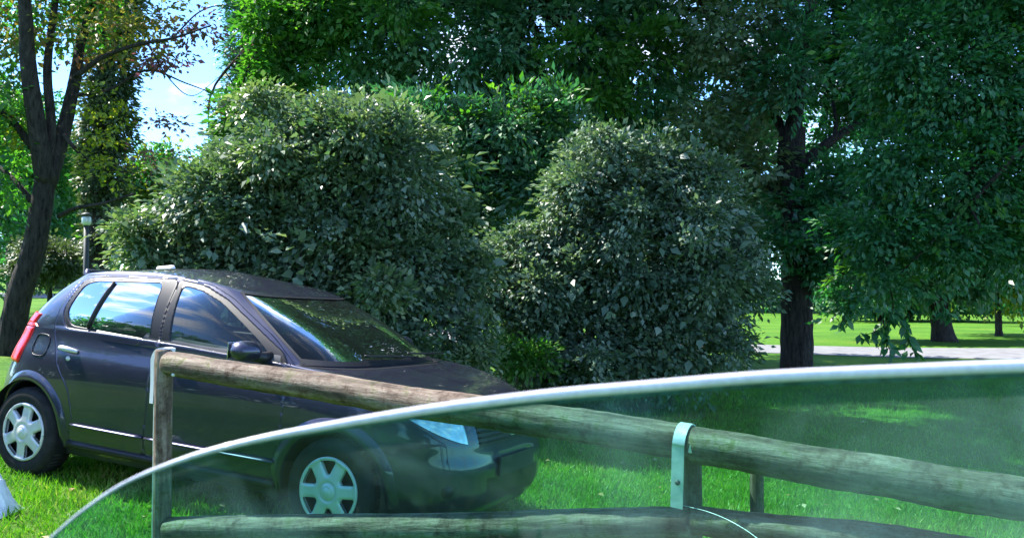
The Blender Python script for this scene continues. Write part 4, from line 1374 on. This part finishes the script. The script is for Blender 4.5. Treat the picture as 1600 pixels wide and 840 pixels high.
    part('inner_panel', *both((Q.reshape(-1, 3), [(i * 24 + j, (i + 1) * 24 + j, (i + 1) * 24 + j + 1, i * 24 + j + 1) for i, j in keep])), M['headliner'])
    mb = MB(); mb.box((1.35, 0, .23), (3.5, 1.36, .04)); mb.build('floor_pan', M['black_trim'], car, False, False)
    mb = MB(); mb.box((2.16, 0, .86), (.42, 1.44, .22)); mb.box((2.0, 0, .93), (.2, 1.3, .06)); mb.build('dashboard', M['headliner'], car, False, False, .03)
    for (x, y) in ((1.25, -.37), (1.25, .37), (.30, -.40), (.30, 0), (.30, .40)):
        st = bpy.data.objects.new('seat', None); COL.objects.link(st); st.parent = car; st.location = (x, y, .25)
        w = .48 if x > 1 else .42
        mb = MB(); mb.box((.22, 0, .22), (.5, w, .16)); mb.build('seat_cushion', M['seat'], st, False, False, .05)
        mb = MB(); mb.box((-.07, 0, .52), (.13, w, .58), Matrix.Rotation(-.28, 3, 'Y')); mb.build('backrest', M['seat'], st, False, False, .05)
        mb = MB(); mb.box((-.17, 0, .88), (.09, .26, .17), Matrix.Rotation(-.2, 3, 'Y')); mb.build('headrest', M['seat'], st, False, False, .035)
    mb = MB()
    ring = [Vector((1.80, -.0, .93)) + Matrix.Rotation(.45, 3, 'Y') @ Vector((0, .37 + .18 * math.cos(t), .18 * math.sin(t))) for t in np.linspace(0, 2 * math.pi, 28)]
    mb.tube([np.array(p) for p in ring], .014, 8, caps=False); mb.tube([(1.8, .37, .93), (2.0, .37, .88)], .025, 8); mb.tube([(1.8, .2, .93), (1.8, .54, .93)], .014, 6)
    mb.build('steering_wheel', M['black_trim'], car, True, False)
    return car
build_car()

# ------------------------------------------------------------------ log fence in front of the car
FY = lambda px: 1 / np.interp(px, [250, 1700], [1 / 4.15, 1 / 2.35])       # distance along the fence line
def rail_pt(px, py): return at(px, py, FY(px))

def fence():
    p0 = rail_pt(250, 700)
    base = np.array([p0[0], p0[1], gz(p0[0], p0[1])])
    t = empty('log_fence', base, 'weathered round log fence with galvanised straps, running in front of the dark blue car', 'fence')
    def log(name, pts, rad, mat, seed=0, n=20, seg=14):
        mb = MB()
        c = catmull(pts, seg) if len(pts) > 2 else [np.array(pts[0]) * (1 - k / seg) + np.array(pts[1]) * k / seg for k in range(seg + 1)]
        rng = random.Random(seed)
        rr = list(np.interp(np.linspace(0, 1, len(c)), np.linspace(0, 1, len(rad)), rad))
        rr = [r * (1 + .03 * (rng.random() - .5)) for r in rr]
        a, b = c[0], c[-1]
        d0 = unit(c[0] - c[1]); d1 = unit(c[-1] - c[-2])
        c = [a + d0 * .008] + c + [b + d1 * .008]; rr = [rr[0] * .9] + rr + [rr[-1] * .9]
        ph = rng.random() * 6
        c = [q + np.array([0, 0, 1.]) * .0025 * math.sin(ph + i * .4) + np.array([0, 1., 0]) * .004 * math.sin(ph * 2 + i * .3) for i, q in enumerate(c)]
        mb.tube(c, rr, n, wob=.05, seed=seed)
        if mat == 'wood_z': return mb.build(name, M[mat], t, True)
        # the mesh lies along its own x axis, so that the grain runs with the log
        X = Vector(b - a).normalized(); Zv = Vector((0, 0, 1)); Yv = Zv.cross(X).normalized(); Zv = X.cross(Yv)
        Rm = Matrix((X, Yv, Zv)).transposed(); o0 = Vector(a)
        mb.v = [tuple(Rm.transposed() @ (Vector(v) - o0)) for v in mb.v]
        o = mb.build(name, M[mat], t, True, False)
        o.matrix_local = Matrix.Translation(o0 - Vector(parent_loc(t))) @ Rm.to_4x4()
        return o
    RR = .058
    def below(px, py, r):          # centre of a log whose top edge is seen at py
        p = rail_pt(px, py); p[2] -= r; return p
    # top rail
    log('rail', [below(266, 548, RR), below(480, 579, RR), below(700, 611, RR * 1.02), below(860, 632, RR), below(1080, 662, RR)], [RR * .96, RR, RR * 1.03, RR, RR], 'wood_x', 1)
    log('rail', [below(1082, 666, RR), below(1300, 700, RR), below(1500, 731, RR), below(1720, 766, RR)], [RR, RR * 1.02, RR * 1.05, RR], 'wood_x', 2)
    # lower rails
    a = below(268, 806, .056); b = below(700, 800, .054); c = below(1078, 789, .053)
    log('rail', [a, b, c], [.056, .054, .053], 'wood_x', 3)
    a = below(1086, 790, .048); b = below(1330, 814, .048); c = below(1720, 868, .048)
    log('rail', [a, b, c], [.046, .05, .05], 'wood_x', 4)
    # posts
    def post(px, top_py, r, dy, seed):
        p = at(px, top_py, FY(px) + dy)
        g0 = gz(p[0], p[1])
        log('post', [(p[0], p[1], g0 - .1), (p[0], p[1], p[2])], [r, r], 'wood_z', seed, 16, 10)
        return p
    post(256, 549, .040, .0, 11)
    p2 = post(1080, 672, .034, .085, 12)
    post(1182, 690, .022, .10, 13)
    # far post bringing the fence on outside the picture
    post(1720, 770, .048, .075, 14)
    # straps
    def strap(path, w, axis, th=.004, name='strap', mat='galv'):
        """flat band following path, width along axis"""
        c = catmull(path, 6); ax = np.array(axis, float); ax /= np.linalg.norm(ax)
        V = []; Fs = []
        for i, p in enumerate(c):
            tt = c[min(i + 1, len(c) - 1)] - c[max(i - 1, 0)]; tt /= np.linalg.norm(tt)
            nn = np.cross(tt, ax); nn /= np.linalg.norm(nn)
            for (u_, w_) in ((-1, -1), (1, -1), (1, 1), (-1, 1)):
                V.append(p + ax * w * .5 * u_ + nn * th * .5 * w_)
        for i in range(len(c) - 1):
            for k in range(4):
                k2 = (k + 1) % 4
                Fs.append((i * 4 + k, i * 4 + k2, (i + 1) * 4 + k2, (i + 1) * 4 + k))
        Fs += [(3, 2, 1, 0), tuple(range((len(c) - 1) * 4, len(c) * 4))]
        return mesh_obj(name, V, Fs, M[mat], t)
    railax = unit(below(1200, 684, RR) - below(1000, 651, RR))
    # strap 2: over the rail, down to the lower rail on the camera side
    cxy = below(1070, 664, RR)
    front = np.array([0, -1, 0.]); front = unit(front - railax * np.dot(front, railax)); upv = unit(np.cross(railax, front)); upv = upv if upv[2] > 0 else -upv
    R2 = RR + .006
    path = []
    for an in (150, 125, 100, 80, 60, 40, 20, 4):
        th = R_(an)
        path.append(cxy + front * R2 * math.cos(th) + upv * R2 * math.sin(th))
    zb = at(1064, 786, FY(1064))[2]
    top = path[-1]
    for k in (.06, .3, .6, .85, 1.0):
        path.append(np.array([top[0] - .006 * k, top[1] + .003, top[2] - (top[2] - zb) * k]))
    strap(path, .040, railax)
    mb = MB(); q = (path[9] + path[10]) / 2; mb.lathe([(0, -.008), (.006, -.007), (.009, 0), (.009, .004)], 14, 'y', q + np.array([0, -.003, -.03])); mb.build('bolt', M['lamp_metal'], t, True)
    mb = MB(); q = at(1081, 701, path[8][1] - .01); mb.box(q, (.022, .018, .026), Matrix.Rotation(.2, 3, 'Y')); mb.build('tie_block', M['tie'], t, False, bevel=.003)
    # strap 1: over the head of the end post, down its outer face
    e0 = at(256, 549, FY(256))
    left = -railax.copy(); left[2] = 0; left = unit(left)
    rr_ = .052
    path = [e0 + np.array([.035, 0, .004]), e0 + np.array([.012, 0, .008])]
    for an in (70, 45, 20, 0):
        path.append(e0 + np.array([0, 0, -rr_]) + left * rr_ * math.cos(R_(an)) + np.array([0, 0, 1]) * (rr_ + .006) * math.sin(R_(an)))
    zt = at(234, 630, FY(256))[2]
    lp = path[-1]
    path += [lp + (zt - lp[2]) * np.array([0, 0, .5]), np.array([lp[0] - .004, lp[1], zt])]
    wax = np.cross(left, [0, 0, 1]); 
    strap(path, .044, wax, .024, 'strap', 'white_paint')
    z2 = gz(e0[0], e0[1])
    strap([np.array([lp[0] - .002, lp[1], zt]) + np.array([.002, 0, .01]), np.array([lp[0] - .003, lp[1], (zt + z2) / 2]), np.array([lp[0] - .003, lp[1], z2])], .020, wax, .010, 'strap', 'galv')
    mb = MB(); q = at(271, 585, FY(271) - .062); mb.lathe([(0, -.012), (.006, -.010), (.008, 0), (.008, .01)], 14, 'y', q); mb.build('bolt', M['white_paint'], t, True)
    # thin bent tube running from the strap foot
    mb = MB()
    mb.tube(catmull([at(1068, 789, FY(1068) - .06), at(1110, 800, FY(1110) - .08), at(1150, 818, FY(1150) - .12), at(1190, 846, FY(1190) - .2), at(1240, 900, FY(1240) - .3)], 6), .0009, 6)
    mb.build('thin_tube', M['galv'], t, True)
fence()

# ------------------------------------------------------------------ half-lowered side window close to the eye
def window():
    Y = .42
    edge = [(-40, 1000, 2), (20, 905, 2), (60, 855, 2), (80, 838, 3), (130, 796, 4), (200, 751, 5), (300, 712, 8), (400, 686, 10), (500, 667, 12), (600, 650, 14), (700, 635, 15), (850, 617, 17), (1000, 604, 18), (1200, 588, 19), (1400, 579, 20), (1600, 571, 21), (1800, 566, 21), (2050, 566, 21)]
    bulge = lambda px: Y + .012 * ((px - 900) / 900) ** 2
    base = at(900, 1000, Y)
    t = empty('lowered_car_window', base, 'half lowered green tinted side window right in front of the viewer', 'car window')
    pts = [at(px, py, bulge(px)) for px, py, w in edge]
    rad = [w * .5 * Y / F for _, _, w in edge]
    c = catmull(pts, 6); rr = list(np.interp(np.linspace(0, 1, len(c)), np.linspace(0, 1, len(rad)), rad))
    mb = MB(); mb.tube(c, rr, 14, flat=1.0); mb.build('glass_edge', M['edge'], t, True)
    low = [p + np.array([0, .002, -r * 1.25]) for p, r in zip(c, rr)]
    mb = MB(); mb.tube(low, [r * .62 for r in rr], 10); mb.build('edge_shade_band', M['shade_band'], t, True)  # darker mauve tube: shade under the bright edge, put into the colour
    rows = 14; V = []; Fs = []; m = len(c)
    zb = base[2] - .01
    for p in c:
        for k in range(rows):
            f = k / (rows - 1)
            z = p[2] + (min(zb, p[2] - .001) - p[2]) * f
            V.append((p[0], p[1] - .015 * f * f, z))
    for i in range(m - 1):
        for k in range(rows - 1):
            Fs.append((i * rows + k, i * rows + k + 1, (i + 1) * rows + k + 1, (i + 1) * rows + k))
    o = mesh_obj('glass_pane', V, Fs, M['pane'], t, True)
    # door the pane slides into, wholly below the picture
    x0, x1 = at(-60, 1000, Y)[0], at(2100, 1000, Y)[0]
    mb = MB(); mb.box(((x0 + x1) / 2, Y - .01, zb - .28), (x1 - x0, .07, .56)); mb.build('door_panel', M['paint'], t, False, bevel=.02)
    mb = MB(); mb.box(((x0 + x1) / 2, Y - .01, zb + .004), (x1 - x0, .035, .012)); mb.build('weather_seal', M['rubber'], t, False, bevel=.003)

def edge_mat():
    m, nt, out = new_mat('glass_edge')
    p = principled(nt, (.66, .66, .74), .35, 0, .6, .5)
    tc = nt.nodes.new('ShaderNodeTexCoord')
    no = N(nt, 'ShaderNodeTexNoise', Scale=160.0, Detail=6.0, Roughness=.8)
    nt.links.new(tc.outputs['Object'], no.inputs['Vector'])
    r = ramp(nt, no.outputs['Fac'], [(.35, (.58, .58, .66)), (.65, (.80, .80, .87))])
    nt.links.new(r.outputs['Color'], p.inputs['Base Color'])
    nt.links.new(p.outputs[0], out.inputs['Surface'])
    return m
def pane_mat():
    m, nt, out = new_mat('tinted_pane')
    tc = nt.nodes.new('ShaderNodeTexCoord')
    n1 = N(nt, 'ShaderNodeTexNoise', Scale=7.0, Detail=5.0, Roughness=.6, Distortion=.6)
    n2 = N(nt, 'ShaderNodeTexNoise', Scale=240.0, Detail=4.0, Roughness=.8)
    for n in (n1, n2): nt.links.new(tc.outputs['Object'], n.inputs['Vector'])
    tr = nt.nodes.new('ShaderNodeBsdfTransparent'); tr.inputs['Color'].default_value = (.31, .71, .62, 1)
    df = nt.nodes.new('ShaderNodeBsdfDiffuse'); df.inputs['Color'].default_value = (.36, .72, .72, 1)
    tl = nt.nodes.new('ShaderNodeBsdfTranslucent'); tl.inputs['Color'].default_value = (.42, .75, .68, 1)
    dd = nt.nodes.new('ShaderNodeMixShader'); dd.inputs[0].default_value = .55
    nt.links.new(df.outputs[0], dd.inputs[1]); nt.links.new(tl.outputs[0], dd.inputs[2])
    r1 = ramp(nt, n1.outputs['Fac'], [(.44, (.015, .015, .015)), (.70, (.22, .22, .22))])
    r2 = ramp(nt, n2.outputs['Fac'], [(.58, (0, 0, 0)), (.80, (.06, .06, .06))])
    ad = N(nt, 'ShaderNodeMath', operation='ADD')
    nt.links.new(r1.outputs['Color'], ad.inputs[0]); nt.links.new(r2.outputs['Color'], ad.inputs[1])
    m1 = nt.nodes.new('ShaderNodeMixShader')
    nt.links.new(ad.outputs[0], m1.inputs[0]); nt.links.new(tr.outputs[0], m1.inputs[1]); nt.links.new(dd.outputs[0], m1.inputs[2])
    gl = nt.nodes.new('ShaderNodeBsdfGlossy'); gl.inputs['Roughness'].default_value = .02
    m2 = nt.nodes.new('ShaderNodeMixShader'); m2.inputs[0].default_value = .02
    nt.links.new(m1.outputs[0], m2.inputs[1]); nt.links.new(gl.outputs[0], m2.inputs[2])
    nt.links.new(m2.outputs[0], out.inputs['Surface'])
    return m
M['edge'] = edge_mat(); M['shade_band'] = simple('edge_shade_band', (.20, .17, .21), .6, 0, .3, vary=.5, scale=220); M['pane'] = pane_mat()
window()

# ------------------------------------------------------------------ pale plastic thing on the grass, left edge
def bag():
    Y = 5.4
    c = at(-18, 800, Y)
    rng = np.random.default_rng(9)
    n1_, n2_ = 26, 18
    V = []
    for i in range(n1_):
        for j in range(n2_):
            u_ = i / (n1_ - 1) * 2 - 1; w_ = j / (n2_ - 1) * 2 - 1
            rr = max(abs(u_), abs(w_))
            x = u_ * .15; y = w_ * .13
            h = .19 * (1 - abs(u_) ** 3) * (1 - abs(w_) ** 3)
            h *= .8 + .55 * noise.cell(Vector((u_ * 2.2 + 3, w_ * 2.4, 1))) * .5 + .35 * abs(noise.noise(Vector((u_ * 2.6, w_ * 2.6, 4))))
            V.append((c[0] + x, Y + y, gz(c[0] + x, Y + y) + .006 + h))
    Fs = [(i * n2_ + j, (i + 1) * n2_ + j, (i + 1) * n2_ + j + 1, i * n2_ + j + 1) for i in range(n1_ - 1) for j in range(n2_ - 1)]
    o = mesh_obj('crumpled_bag', V, Fs, M['bag'])
    m = o.modifiers.new('thick', 'SOLIDIFY'); m.thickness = .002
    tag(o, 'crumpled pale bluish white plastic bag lying on grass at left edge', 'bag')
bag()
